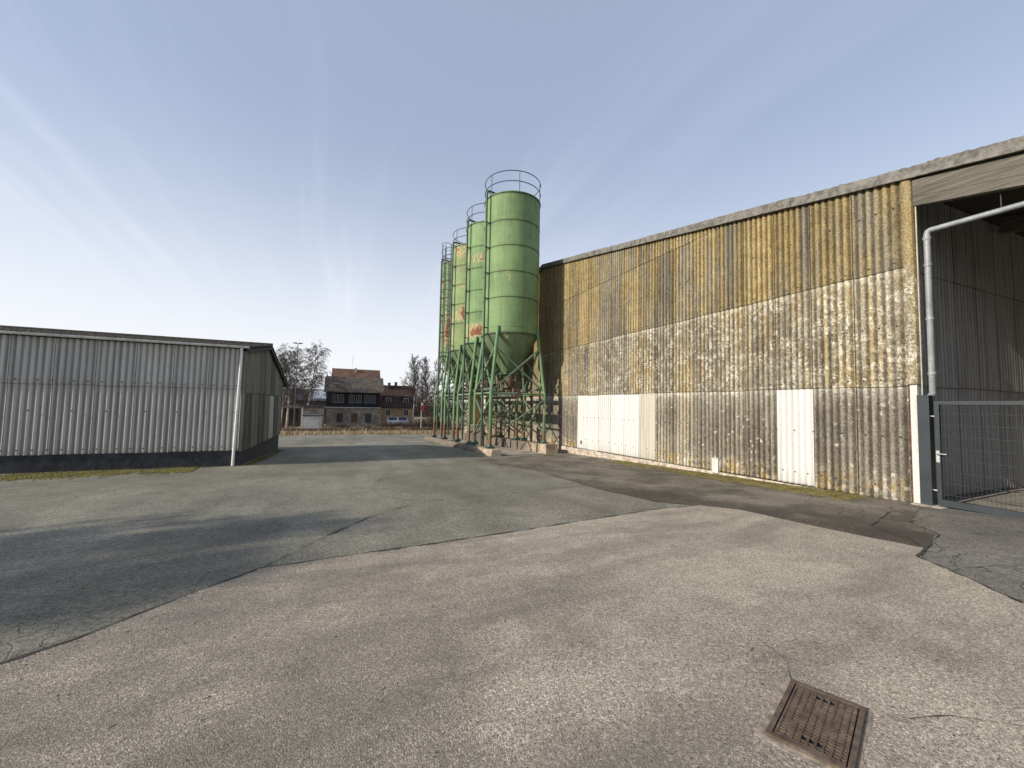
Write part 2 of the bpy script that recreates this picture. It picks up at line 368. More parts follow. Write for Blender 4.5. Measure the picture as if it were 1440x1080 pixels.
# ---- silo paint
def paint(name, wear, tint=(.165, .262, .112), seed=0., rustfoot=False, bands=()):
    t = NT(name); x, y, z = t.xyz(); ob = t.map((1, 1, 1), loc=(seed, seed*1.7, seed*.6))
    big = t.noise(.6, 5, .65, ob); run = t.noise(1, 5, .65, t.map((5, 5, .22), loc=(seed, 0, 0))); f = t.noise(26, 5, .75); mid = t.noise(4, 6, .7, ob)
    c = t.mix(t.ss(big, .3, .7), tuple(q*.78 for q in tint), tuple(q*1.2 for q in tint))
    c = t.mix(t.ma('MULTIPLY', t.ss(mid, .5, .72), .35), c, (.235, .30, .15))
    c = t.mix(t.ma('MULTIPLY', t.ss(run, .48, .70), .5), c, (.27, .335, .185))
    c = t.mix(t.ma('MULTIPLY', t.ss(t.noise(1, 5, .7, t.map((7, 7, .16), loc=(2+seed, 1, 0))), .55, .70), .6), c, (.20, .165, .07))
    c = t.mix(t.ma('MULTIPLY', t.ss(t.noise(1, 5, .7, t.map((10, 10, .3), loc=(7+seed, 4, 0))), .56, .72), .55), c, (.055, .09, .045))
    # flaked paint: cream primer with red rust inside it
    # (stretched along the height: the paint lifts in upright shreds)
    fl = t.noise(1, 7, .72, t.map((1.7, 1.7, .8), loc=(seed*3, 2.2, seed)))
    fl2 = t.noise(1, 6, .8, t.map((9, 9, 4.2), loc=(seed, 0, 0)))
    band = t.noise(1, 3, .5, t.map((.75, .75, .55), loc=(seed*5.1, seed, 4.4)))
    s = t.ma('ADD', t.ma('ADD', t.ma('MULTIPLY', fl, .55), t.ma('MULTIPLY', fl2, .34)), t.ma('MULTIPLY', band, .5))
    for zc, hw, add in bands:
        s = t.ma('ADD', s, t.ma('MULTIPLY', t.ss(t.ma('ABSOLUTE', t.ma('SUBTRACT', z, zc)), hw, hw*.35), add))
    th = .835 - .13 * wear
    c = t.mix(t.ss(s, th, th + .02), c, (.44, .37, .20))
    c = t.mix(t.ss(s, th + .04, th + .06), c, t.mix(t.ss(fl2, .4, .6), (.12, .04, .024), (.25, .09, .042)))
    dots = t.ss(t.vor(2.6, 'F1', t.warp(11, .14)), .05, .03)
    c = t.mix(t.ma('MULTIPLY', dots, .6), c, (.09, .06, .03))
    if rustfoot:
        ft = t.ss(t.ma('ADD', z, t.ma('MULTIPLY', t.noise(3, 5, .7), 1.6)), 1.75, .75)
        c = t.mix(ft, c, t.mix(t.ss(f, .35, .6), (.085, .04, .028), (.21, .11, .06)))
    else:
        # grime gathered along the weld seams
        for zs in (5.04, 6.69, 7.91, 9.14, 10.35, 11.66):
            d = t.ma('ABSOLUTE', t.ma('SUBTRACT', z, zs - .012)); dn = t.ss(t.ma('SUBTRACT', zs, z), .0, .55, 1, 0); dn = t.ma('MULTIPLY', t.ma('MULTIPLY', dn, t.ss(z, zs, zs - .01)), t.ss(t.noise(1, 4, .7, t.map((9, 9, .25), loc=(seed, zs, 0))), .52, .66)); c = t.mix(t.ma('MULTIPLY', dn, .55), c, (.13, .095, .05))
            c = t.mul(.9, c, t.grey(t.ss(d, .009, .024, .3, 1)))
            c = t.mul(.5, c, t.grey(t.ss(t.ma('ADD', d, t.ma('MULTIPLY', f, .12)), .05, .2, .55, 1)))
    c = t.mul(.6, c, t.grey(t.ss(f, .25, .75, .6, 1.35)))
    return t.out(c, .72, 0, t.ma('ADD', f, t.ma('MULTIPLY', s, 2)), .3, .010, .3)
M['tank'] = [paint('tank_paint', .0, seed=3.3), paint('tank_paint_flaking', .2, (.165, .275, .12), 1.2, False, ((9.75, .5, .13), (5.75, .75, .14))), paint('tank_paint_rusty', .5, (.205, .275, .12), 2.45, False, ((10.0, .5, .05), (8.9, .6, .06), (7.3, .8, .12))), paint('tank_paint_dull', .5, (.14, .22, .11), 5.1, False, ((7.4, 1.2, .10),))]
M['hopper'] = paint('hopper_paint', .2, (.125, .185, .095), 9.4)
M['leg'] = paint('leg_paint', .3, (.12, .232, .118), 7, True)
M['brace'] = paint('brace_paint', .3, (.15, .225, .14), 8.1, True)
M['darkgreen'] = simple('dark_green_paint', (.04, .075, .05), .6, .35, 4)
M['rail'] = simple('railing_steel', (.035, .05, .048), .6, .3, 4)
M['valve'] = simple('rusty_valve', (.13, .085, .055), .7, .6, 7)
M['conveyor'] = simple('dusty_conveyor', (.10, .10, .085), .7, .5, 4)
M['iron'] = None
def iron():
    t = NT('rusty_cast_iron'); a = t.noise(14, 6, .7); b = t.noise(90, 3, .7)
    c = t.ramp(a, [(.3, (.06, .042, .03)), (.52, (.125, .09, .065)), (.72, (.185, .145, .11))])
    c = t.mul(.7, c, t.grey(t.ss(b, .25, .75, .55, 1.4)))
    return t.out(c, .75, .25, b, .5, .003)
M['iron'] = iron()
M['hole'] = simple('drain_dark', (.008, .007, .006), .95, .3)
M['ochre'] = simple('ochre_board', (.40, .25, .09), .8, .3, 3)
M['whitebox'] = simple('white_cabinet', (.70, .68, .60), .7, .15, 3)

# ---- far buildings
def tiles(name, c, s=3.2):
    t = NT(name); k = t.n('ShaderNodeTexBrick'); t.put(k.inputs['Vector'], t.map((1, 0, 1), (rad(90), 0, 0)))
    k.inputs['Scale'].default_value = s; k.inputs['Mortar Size'].default_value = .03
    k.inputs['Color1'].default_value = (*c, 1); k.inputs['Color2'].default_value = (*[q*.55 for q in c], 1); k.inputs['Mortar'].default_value = (*[q*.25 for q in c], 1)
    n = t.noise(1.3, 5, .7); n2 = t.noise(11, 3, .7)
    o = t.mul(.8, t.mul(.8, k.outputs[0], t.grey(t.ss(n, .3, .7, .55, 1.4))), t.grey(t.ss(n2, .25, .75, .5, 1.5)))
    return t.out(o, .9, 0, n2, .3, .02)
M['grey_tile'] = tiles('grey_roof_tile', (.145, .118, .092))
M['red_tile'] = tiles('red_roof_tile', (.18, .098, .064))
M['brown_tile'] = tiles('brown_roof_tile', (.10, .055, .045))
M['slate'] = tiles('slate_cladding', (.022, .022, .028), 4)
M['stone'] = tiles('rubble_stone', (.42, .36, .29), 1.7)
M['yellow_wall'] = simple('yellow_render', (.38, .28, .15), .9, .25, 1.5)
M['frame_w'] = simple('window_frame', (.62, .61, .58), .7, .1)
M['frame_d'] = simple('dull_frame', (.20, .195, .19), .7, .1)
def glass():
    t = NT('window_glass'); return t.out((.018, .022, .027), .3, 0, spec=.3)
M['glass'] = glass()
M['board_brown'] = simple('boarded_brown', (.11, .06, .04), .85, .3, 4)
M['board_dark'] = simple('boarded_dark', (.05, .046, .044), .85, .3, 4)
M['garage'] = simple('pale_garage', (.53, .52, .49), .8, .15, 2)
M['chimney_y'] = simple('pale_chimney', (.52, .43, .24), .85, .2)
M['chimney_d'] = simple('dark_chimney', (.06, .045, .04), .85, .2)
M['dark_clad'] = simple('dark_cladding', (.06, .062, .07), .7, .3)
def solar():
    t = NT('solar_panel'); k = t.n('ShaderNodeTexBrick'); t.put(k.inputs['Vector'], t.map((1, 0, 1.4), (rad(90), 0, 0))); k.inputs['Scale'].default_value = 1.0
    k.offset = 0; k.inputs['Mortar Size'].default_value = .03
    k.inputs['Color1'].default_value = (.16, .19, .27, 1); k.inputs['Color2'].default_value = (.22, .25, .32, 1); k.inputs['Mortar'].default_value = (.6, .6, .62, 1)
    return t.out(k.outputs[0], .12, 0, spec=.9)
M['solar'] = solar()
M['birch_bark'] = None
def birch():
    t = NT('birch_bark'); n = t.noise(1, 5, .7, t.map((2.5, 2.5, 9)))
    return t.out(t.mix(t.ss(n, .55, .66), (.38, .345, .30), (.06, .05, .045)), .8)
M['birch_bark'] = birch()
M['twig'] = simple('birch_twig', (.088, .07, .06), .9, .3)
M['bark'] = simple('grey_bark', (.12, .098, .082), .9, .4, 4)
M['car_white'] = simple('white_car_paint', (.72, .73, .74), .25, .04, 3, 0, 0)
M['car_grey'] = simple('silver_car_paint', (.45, .46, .48), .25, .04, 3, 0, 0)
M['tyre'] = simple('tyre', (.02, .02, .02), .9, .2)
M['red'] = simple('signal_red', (.42, .05, .035), .6, .15)
M['ballast'] = simple('ballast', (.16, .125, .09), .95, .5, 6)
M['rust_rail'] = simple('rusted_rail', (.13, .07, .045), .6, .3)
M['dust'] = simple('sandy_floor', (.34, .30, .25), .95, .3, 3)
M['bayfloor'] = simple('barn_floor', (.27, .25, .21), .9, .35, 3)

# ------------------------------------------------------------------ ground
def strip_mesh(name, x0, x1, y0, y1, dz, mat, kind='structure'):
    ys = sorted({y0, y1, *[a for a, _ in PROF if y0 < a < y1]})
    m = MB()
    for a, b in zip(ys, ys[1:]):
        m.add([(x0,a,g(a)+dz),(x1,a,g(a)+dz),(x1,b,g(b)+dz),(x0,b,g(b)+dz)], [(0,1,2,3)])
    o = m.build(name, mat); o['kind'] = kind; return o
strip_mesh('ground', -900, 900, -900, 900, -.04, M['dirt'])
strip_mesh('yard', -70, 60, -40, 40.0, 0, M['asphalt'])

def ragged(pts, amp=.03, step=.12, seed=0):
    out = []
    n = len(pts)
    for i in range(n):
        a = Vector(pts[i] + (0,)); b = Vector(pts[(i+1) % n] + (0,))
        L = (b-a).length; k = max(1, min(90, int(L/step))); nrm = Vector((-(b-a).y, (b-a).x, 0)) / max(L, 1e-6)
        for j in range(k):
            p = a.lerp(b, j/k)
            w = mnoise.noise(Vector((p.x*2.1, p.y*2.1, seed))) + .6*mnoise.noise(Vector((p.x*7, p.y*7, seed))) + .5*mnoise.noise(Vector((p.x*23, p.y*23, seed)))
            p += nrm * w * amp
            out.append((p.x, p.y))
    return out
def sheet(name, pts, dz, mat, amp=.03, seed=0, h=.0):
    r = ragged(pts, amp, .05, seed)
    m = MB(); n = len(r)
    m.add([(x, y, g(y)+dz) for x, y in r], [tuple(range(n))])
    # a real worn edge: a skirt down into the layer below
    m.add([(x, y, g(y)+dz) for x, y in r] + [(x, y, g(y)-.02) for x, y in r], [(i, i+n, (i+1) % n + n, (i+1) % n) for i in range(n)])
    me = m.build(name, mat)
    # orient normals up
    if me.data.polygons[0].normal.z < 0: me.data.flip_normals()
    me['kind'] = 'structure'; return r
def joint(name, line, w, dz, seed=0, mat=None):
    m = MB(); pts = []
    for (a, b) in zip(line, line[1:]):
        a = Vector(a + (0,)); b = Vector(b + (0,)); k = max(1, int((b-a).length/.07))
        pts += [a.lerp(b, j/k) for j in range(k)]
    pts.append(Vector(line[-1] + (0,)))
    vs = []
    for i, p in enumerate(pts):
        d = (pts[min(i+1, len(pts)-1)] - pts[max(i-1, 0)]).normalized(); nrm = Vector((-d.y, d.x, 0))
        q = mnoise.noise(Vector((p.x*3, p.y*3, seed+5))); off = .015 * mnoise.noise(Vector((p.x*5, p.y*5, seed)))
        ww = w * max(.12, .55 + 1.3*q + .8*mnoise.noise(Vector((p.x*11, p.y*11, seed))))
        for sg in (-1, 1):
            s2 = p + nrm * (off + sg*ww/2); vs.append((s2.x, s2.y, g(s2.y)+dz))
    m.add(vs, [(2*i, 2*i+1, 2*i+3, 2*i+2) for i in range(len(pts)-1)])
    o = m.build(name, mat or M['joint']); o['kind'] = 'structure'; return o

APRON_EDGE = [(-3.6, 2.25), (-1.87, 3.45), (-1.63, 3.62), (-1.23, 4.12), (-.74, 4.65), (.15, 4.74), (.93, 4.79), (2.07, 4.91), (3.7, 5.12), (5.03, 5.28), (5.78, 5.22), (6.12, 4.73), (6.14, 3.73), (6.2, 3.0), (6.29, 2.48), (5.8, 2.36), (5.46, 1.87), (5.12, 1.44), (3.9, -.4), (2.4, -2.6), (-5, -2.6)]
STRIP = [(4.45, 14.4), (4.69, 13.13), (5.27, 10.42), (5.12, 7.36), (5.29, 5.81), (5.78, 5.22), (6.12, 4.73), (6.14, 3.73), (6.2, 3.0), (6.29, 2.48), (7.22, 2.75), (7.74, 3.22), (9.4, 3.75), (9.58, 3.95), (9.58, 16.6), (8.3, 15.6), (5.9, 14.9)]
PATCH = [(-.74, 4.65), (-.39, 5.33), (.38, 6.51), (1.29, 7.41), (2.12, 7.51), (3.18, 7.58), (5.03, 7.8), (5.16, 7.36), (5.33, 5.81), (5.78, 5.22), (5.03, 5.28), (3.7, 5.12), (2.07, 4.91), (.93, 4.79), (.15, 4.74)]
BAY = [(6.29, 2.48), (7.22, 2.75), (7.74, 3.22), (9.4, 3.75), (9.6, 3.7), (9.6, -2.6), (2.4, -2.6), (3.9, -.4), (5.12, 1.44), (5.46, 1.87), (5.8, 2.36)]
sheet('pavement_patch', PATCH, .005, M['patch'], .02, 1)
sheet('pavement_strip', STRIP, .009, M['strip'], .05, 2)
sheet('pavement_bay', BAY, .006, M['bay'], .02, 3)
sheet('pavement_apron', APRON_EDGE, .018, M['apron'], .028, 4)
joint('pavement_joint', APRON_EDGE[:18], .04, .022, 1)
joint('pavement_seam', PATCH[:7], .022, .014, 2)
joint('pavement_seam', [(6.29, 2.48), (6.6, 2.75), (6.9, 3.3), (7.6, 3.5), (8.3, 3.7)], .022, .016, 3)
joint('pavement_seam', [(6.29, 2.48), (7.22, 2.72), (7.74, 3.22), (8.6, 3.3)], .016, .016, 4)
joint('pavement_seam', STRIP[1:6], .03, .016, 6)
joint('pavement_seam', [(1.29, 7.41), (.7, 8.3), (.55, 9.4), (.9, 10.9)], .012, .004, 8)
# hairline cracks running off the drain cover
joint('pavement_seam', [(2.38, 1.53), (2.55, 1.66), (2.62, 1.9)], .006, .022, 9)
joint('pavement_seam', [(2.50, 1.24), (2.62, 1.12), (2.85, 1.05), (3.3, .72)], .007, .022, 10)
sheet('path_floor', [(6.2, 16.4), (8.4, 16.4), (8.4, 31), (6.2, 31)], .012, M['dust'], .05, 12)
# worn white paint dabs on the far asphalt
wp = MB()
for (cx, cy, L, ang) in ((1.2, 27.6, 1.5, .2), (2.0, 28.4, .9, -.5), (4.6, 28.9, 1.3, .1)):
    c_, s_ = math.cos(ang), math.sin(ang)
    q = [(cx + c_*a - s_*b, cy + s_*a + c_*b) for a, b in ((-L/2, -.14), (L/2, -.1), (L/2, .12), (-L/2, .14))]
    wp.add([(x, y, g(y)+.006) for x, y in q], [(0,1,2,3)])
o = wp.build('road_marking', simple('road_paint', (.5, .5, .48), .8, .4, 9)); o['kind'] = 'structure'

# moss and leaf litter cushions
def moss(name, line, width, n, mat, label, seed):
    r = random.Random(seed); m = MB()
    for _ in range(n):
        i = r.randrange(len(line)-1); t = r.random()
        a, b = Vector(line[i]+(0,)), Vector(line[i+1]+(0,)); p = a.lerp(b, t); d = (b-a).normalized(); nr = Vector((-d.y, d.x, 0))
        dens = mnoise.noise(Vector((p.x*1.1, p.y*1.1, seed)))
        if dens < r.uniform(-.6, .35): continue
        p += nr * r.gauss(0, width*.36)
        s = r.uniform(.012, .05); hh = s*r.uniform(.25, .5); k = 6; a0 = r.random()*6
        zz = g(p.y) + .008
        m.add([(p.x + s*math.cos(a0+j*1.047)*r.uniform(.7,1.2), p.y + s*math.sin(a0+j*1.047)*r.uniform(.7,1.2), zz) for j in range(k)] + [(p.x, p.y, zz+hh)],
              [(j, (j+1) % k, k) for j in range(k)])
    o = m.build(name, mat); o['kind'] = 'stuff'; o['label'] = label; o['category'] = 'moss'
moss('moss', [(-11, 14.6), (-8.5, 14.5), (-6, 14.75), (-4.2, 15.0)], 1.1, 15000, M['moss'], 'yellow green moss along the foot of the long grey shed', 1)
moss('moss', [(9.3, 12.2), (9.3, 9), (9.2, 6.9), (9.25, 4.6)], .6, 16000, M['mossy'], 'olive moss along the foot of the lichen covered barn wall', 2)
moss('moss', [(-3.0, 15.6), (-2.95, 19), (-3.0, 23.4)], .2, 1500, M['mossy'], 'thin moss along the shed gable foot', 3)

# loose grit and crumbs lying on the paving, thickest along the worn edges
m = MB(); r = random.Random(41)
def pebble(m, x, y, sz, dz=.004):
    z = g(y)+dz; a = r.random()*6.28; ca, sa = math.cos(a)*sz, math.sin(a)*sz; k = r.uniform(.5, .9)
    m.add([(x+ca, y+sa, z), (x-sa*k, y+ca*k, z+sz*.1), (x-ca*.9, y-sa*.9, z), (x+sa*k, y-ca*k, z), (x+ca*.1, y+sa*.1, z+sz*r.uniform(.5, .9))], [(0,1,4),(1,2,4),(2,3,4),(3,0,4)])
edge_lines = [APRON_EDGE[1:18], STRIP[1:9], [(9.4, 4.2), (9.35, 9), (9.4, 16)], PATCH[:6]]
for ln, n, wd in zip(edge_lines, (1100, 900, 900, 200), (.10, .16, .22, .05)):
    for _ in range(n):
        q = r.randrange(len(ln)-1); a, b = Vector(ln[q]+(0,)), Vector(ln[q+1]+(0,)); p = a.lerp(b, r.random()); d = (b-a).normalized(); p += Vector((-d.y, d.x, 0))*r.gauss(0, wd)
        pebble(m, p.x, p.y, abs(r.gauss(.003, .003))+.0015, .02)
for _ in range(1500):
    x, y = r.uniform(-3, 6.5), r.uniform(.3, 7); pebble(m, x, y, abs(r.gauss(.003, .003))+.0015, .019)
o = m.build('gravel', simple('grit', (.17, .145, .115), .95, .6, 30)); o['kind'] = 'stuff'; tag(o, 'loose grit scattered on the paving and along its worn edges', 'grit')

m = MB(); r = random.Random(19)
for (line, n) in (([(9.5, 4.3), (9.5, 13.5)], 46), ([(-10, 15.25), (-3.4, 15.25)], 40), ([(-2.95, 15.7), (-3.0, 23)], 34), ([(6.4, 16.2), (8.3, 30)], 40), ([(5.6, 16), (5.6, 31)], 22)):
    for _ in range(n):
        f = r.random(); x0 = line[0][0] + (line[1][0]-line[0][0])*f + r.gauss(0, .05); y0 = line[0][1] + (line[1][1]-line[0][1])*f + r.gauss(0, .04); hh = r.uniform(.04, .16)
        for b in range(r.randrange(5, 14)):
            a = r.random()*6.28; rr = r.uniform(.0, .05); x, y = x0+rr*math.cos(a), y0+rr*math.sin(a); h = hh*r.uniform(.5, 1.2); w = r.uniform(.002, .005); e = h*r.uniform(.1, .7); z = g(y)+.004
            m.add([(x-w*math.sin(a), y+w*math.cos(a), z), (x+w*math.sin(a), y-w*math.cos(a), z), (x+e*math.cos(a), y+e*math.sin(a), z+h)], [(0,1,2)])
o = m.build('weeds', M['weed']); o['kind'] = 'stuff'; tag(o, 'short dry weeds at the foot of walls and plinths', 'weeds')

# ------------------------------------------------------------------ corrugated sheets
def corr(m, o, d, nrm, length, rows, pitch, amp, waves=5, seed=0, skip=None, thick=.007, jit=.006, mi=0, lap=.016, s_off=0, res=8, base_row=0):
    """rows: list of (zlo(s), zhi(s)); o origin, d along, nrm outward"""
    r = random.Random(seed); o = Vector(o); d = Vector(d); nrm = Vector(nrm); W = waves*pitch
    k = 0
    while k*W < length - 1e-4:
        s0, s1 = k*W, min(length, (k+1)*W)
        for ri, (lo, hi) in enumerate(rows):
            if skip and skip(ri, k): continue
            rnd = r.random(); dj = r.uniform(0, jit); bz = r.uniform(-.012, .012)
            cnt = max(2, round((s1-s0)/pitch*res)); vs = []; at = []
            full = 1.0
            for i in range(cnt+1):
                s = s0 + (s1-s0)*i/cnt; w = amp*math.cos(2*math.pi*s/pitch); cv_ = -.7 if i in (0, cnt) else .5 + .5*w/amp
                a, b = lo(s)+bz, hi(s)
                if b < a + .01: b = a + .01
                for (z, ex, v) in ((a, lap, 0.), ((a+b)/2, lap*.5, .5), (b, 0, 1.)):
                    p = o + d*s + nrm*(w + ex + dj)
                    vs.append((p.x, p.y, z)); at.append((rnd, (ri+base_row)*.25, v, cv_))
                # back face
                for (z, ex, v) in ((a, lap, 0.), (b, 0, 1.)):
                    p = o + d*s + nrm*(w + ex + dj - thick)
                    vs.append((p.x, p.y, z)); at.append((rnd, (ri+base_row)*.25, v, cv_))
            fs = []
            flip = d.cross(Vector((0,0,1))).dot(nrm) < 0
            for i in range(cnt):
                A, B = 5*i, 5*(i+1)
                q = [(A, B, B+1, A+1), (A+1, B+1, B+2, A+2), (B+3, A+3, A+4, B+4), (A+3, B+3, B, A), (A+2, B+2, B+4, A+4)]
                fs += [tuple(reversed(f)) for f in q] if flip else q
            for A, fl in ((0, False), (5*cnt, True)):
                q = (A, A+1, A+2, A+4, A+3); fs.append(q if fl != flip else tuple(reversed(q)))
            m.add(vs, fs, mi, at)
        k += 1

# ================================================================== BIG BARN (right)
WX = 9.635; Y0 = 3.95; RIDGE = 19.0; P = .13617
def roof_under(y): return 6.14 + .2055*(y-Y0) if y <= RIDGE else 6.14 + .2055*(RIDGE-Y0) - .2055*(y-RIDGE)
barn = thing('storage_barn', (WX, Y0, g(Y0)), 'large barn clad in lichen stained corrugated sheets with an open gated bay', 'barn')
LEN = 30.0
sb = lambda s: .0 - .0175*s if s < 13 else -.2275 - .03*(s-13)
top_ = lambda s: roof_under(Y0+s) - .01
rowz = [(sb, lambda s: 2.19), (lambda s: 2.15, lambda s: min(4.45, top_(s))), (lambda s: 4.41, lambda s: min(6.86, top_(s))), (lambda s: 6.82, lambda s: min(9.3, top_(s)))]
WAVE5 = 6*P
white_a = range(9, 14)       # far white sheets (five)
white_b = (2,)               # near white sheet
pale_c = (8,)
def sk(ri, k):
    if ri == 0 and (k in white_a or k in white_b or k in pale_c): return True
    lo, hi = rowz[ri]; s = k*WAVE5
    return max(hi(s), hi(s+WAVE5)) < lo(s) + .08
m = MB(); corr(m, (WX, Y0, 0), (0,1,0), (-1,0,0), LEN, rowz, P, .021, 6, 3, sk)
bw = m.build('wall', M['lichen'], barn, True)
for ks, lab, mt in ((white_a, 'clean white replacement sheets beside the silos', 'white_sheet'), (white_b, 'single clean white replacement sheet near the gate', 'white_sheet'), (pale_c, 'pale cream sheet', 'pale_sheet')):
    m = MB(); ks = list(ks)
    corr(m, (WX, Y0, 0), (0,1,0), (-1,0,0), LEN, rowz[:1], P, .021, 6, 5, lambda ri, k: k not in ks, jit=.004)
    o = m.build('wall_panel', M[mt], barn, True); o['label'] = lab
# corner trim: rounded sheet above, white board below with brick showing beside it
m = MB(); vs = []; at = []; rr = random.Random(4)
for (z0, z1, ri) in ((2.17, 4.44, 1), (4.42, 6.12, 2)):
    pr = [(WX-.045, Y0+.012), (WX-.062, Y0-.03), (WX-.062, Y0-.085), (WX-.04, Y0-.13), (WX+.02, Y0-.15), (WX+.12, Y0-.15), (WX+.12, Y0-.02)]
    n = len(pr); ex = .008 if ri == 1 else .0; a = rr.random()
    m.add([(x-ex, y-ex, z0) for x, y in pr] + [(x-ex, y-ex, z1) for x, y in pr], [(i, (i+1) % n, (i+1) % n + n, i+n) for i in range(n)] + [tuple(range(n-1, -1, -1)), tuple(range(n, 2*n))], 0,
          [(a, ri*.25, 0, 1)]*n + [(a, ri*.25, .8, 1)]*n)
m.build('corner_trim', M['lichen'], barn, True)
m = MB(); m.box((WX-.05, Y0-.125, .0), (WX+.12, Y0-.025, 2.165)); o = m.build('corner_board', M['white_board'], barn)
m = MB()
for i in range(30):
    z = .0 + i*.072; w = random.uniform(.012, .03)
    m.box((WX-.052, Y0-.0245, z), (WX+.02, Y0-.022+w, z+.064))
m.build('brick_edge', M['brick_edge'], barn)
# concrete foot under the sheets
m = MB()
for i in range(30):
    a, b = Y0+i, Y0+i+.996
    m.hexa([(WX-.075, a, g(a)-.1), (WX+.2, a, g(a)-.1), (WX+.2, b, g(b)-.1), (WX-.075, b, g(b)-.1)],
           [(WX-.035, a, sb(a-Y0)-.02), (WX+.2, a, sb(a-Y0)-.02), (WX+.2, b, sb(b-Y0)-.02), (WX-.035, b, sb(b-Y0)-.02)])
m.build('wall_base', M['base_conc'], barn)
# roof: two slopes of thick corrugated sheet, the verge showing its broken edge
YB = -11.0; XR = 29.0
m = MB()
def roofz(y): return roof_under(y)
for (ya, yb) in ((YB, RIDGE), (RIDGE, 2*RIDGE-YB-14)):
    m.hexa([(WX-.06, ya, roofz(ya)), (XR, ya, roofz(ya)), (XR, yb, roofz(yb)), (WX-.06, yb, roofz(yb))],
           [(WX-.06, ya, roofz(ya)+.09), (XR, ya, roofz(ya)+.09), (XR, yb, roofz(yb)+.09), (WX-.06, yb, roofz(yb)+.09)])
m.build('roof', M['roof'], barn)
m = MB(); r_ = random.Random(9); y = YB
lens = 2.42
while y < 2*RIDGE-YB-14:
    L = min(lens, 2*RIDGE-YB-14-y); cnt = 34; vs = []; fs = []
    ex = r_.uniform(-.006, .012)
    for i in range(cnt+1):
        yy = min(y + L*i/cnt*1.012, 2*RIDGE-YB-14)
        zb = roofz(yy) - .075 + .004*r_.random(); zt = roofz(yy) + .125 + .03*max(0, mnoise.noise(Vector((yy*6, 3, 1)))) + .018*abs(math.sin(yy*19)) + ex
        vs += [(WX-.115-ex, yy, zb), (WX-.12-ex, yy, zt), (WX-.062, yy, zb), (WX+.12, yy, zt+.005)]
    for i in range(cnt):
        A, B = 4*i, 4*i+4
        fs += [(A, A+1, B+1, B), (A+1, A+3, B+3, B+1), (A+2, A, B, B+2), (A+3, A+2, B+2, B+3)]
    fs += [(0, 2, 3, 1), (4*cnt, 4*cnt+1, 4*cnt+3, 4*cnt+2)]
    m.add(vs, fs); y += L
m.build('verge_board', M['verge'], barn)
# weathered timber lintel over the open bay, parallel to the roof
m = MB()
for j in range(3):
    zo = -.02 - j*.168
    ya, yb = YB, Y0-.155
    xo = r_.uniform(0, .008)
    m.hexa([(WX-.03-xo, ya, roofz(ya)-.08+zo-.163), (WX+.09, ya, roofz(ya)-.08+zo-.163), (WX+.09, yb, roofz(yb)-.08+zo-.163), (WX-.03-xo, yb, roofz(yb)-.08+zo-.163)],
           [(WX-.03-xo, ya, roofz(ya)-.08+zo), (WX+.09, ya, roofz(ya)-.08+zo), (WX+.09, yb, roofz(yb)-.08+zo), (WX-.03-xo, yb, roofz(yb)-.08+zo)])
m.build('lintel', M['timber'], barn)
# inside of the open bay: corrugated partition, far and side walls, floor, rafters
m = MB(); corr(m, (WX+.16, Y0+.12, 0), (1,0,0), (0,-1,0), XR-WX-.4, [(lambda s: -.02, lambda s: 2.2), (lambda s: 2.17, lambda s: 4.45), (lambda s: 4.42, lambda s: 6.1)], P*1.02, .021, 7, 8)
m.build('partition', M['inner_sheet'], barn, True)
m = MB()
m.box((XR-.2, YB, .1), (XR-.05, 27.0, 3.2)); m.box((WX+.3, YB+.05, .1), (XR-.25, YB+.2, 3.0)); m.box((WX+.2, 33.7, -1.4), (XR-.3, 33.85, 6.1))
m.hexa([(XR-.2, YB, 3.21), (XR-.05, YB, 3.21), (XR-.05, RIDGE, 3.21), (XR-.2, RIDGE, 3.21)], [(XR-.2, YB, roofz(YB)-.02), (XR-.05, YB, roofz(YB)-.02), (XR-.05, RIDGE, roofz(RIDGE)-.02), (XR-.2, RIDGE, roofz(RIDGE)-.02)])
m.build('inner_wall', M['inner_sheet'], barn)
m = MB()
for x in (13.5, 17.5, 21.5, 25.5): m.beam((x, YB+.3, roofz(YB+.3)-.2), (x, Y0-.1, roofz(Y0-.1)-.2), .16, .34)
m.build('rafter', M['timber'], barn)
m = MB(); m.box((WX+.02, Y0-.02, 4.0), (WX+.2, Y0+.1, 6.1)); m.box((WX+.02, Y0-.02, 0), (WX+.2, Y0+.1, 3.99)); m.build('corner_post', M['timber'], barn)
m = MB(); m.box((8.9, Y0-.0, 0.), (8.9, Y0, 0)) if False else None
strip_mesh('path_inside', WX+.0, XR-.3, YB+.2, Y0+.02, .012, M['bayfloor'])
# rain pipe under the lintel with hanger, thin white conduit
m = MB(); px_, py_ = WX+.12, 3.68
m.tube([(px_+.05, 3.79, g(3.7)), (px_+.05, 3.79, 1.88), (px_, 3.68, 2.02), (px_, 3.68, 4.95), (px_, 3.665, 4.995), (px_, 3.625, 5.012), (px_, -3.0, 4.85), (px_, YB, 4.75)], .048, 14)
for z in (2.35, 3.35, 4.35): m.tube([(px_, 3.68, z), (px_, 3.68, z+.05)], .058, 14)
m.lathe([(.049, 0), (.062, .04), (.062, .06)], (px_, 3.68, 4.83), 14)
dp = m.build('rain_pipe', M['zinc'], barn, True)
for y in (2.77, .3, -2.4): m = MB(); m.beam((px_, y, 4.98), (px_-.02, y, roofz(y)-.3), .03, .012); m.build('pipe_hanger', M['black'], dp)
m = MB(); m.tube([(WX-.0, 3.775, 1.9), (WX-.0, 3.775, 5.55)], .010, 8); m.build('conduit', M['pale_conduit'], barn, True)
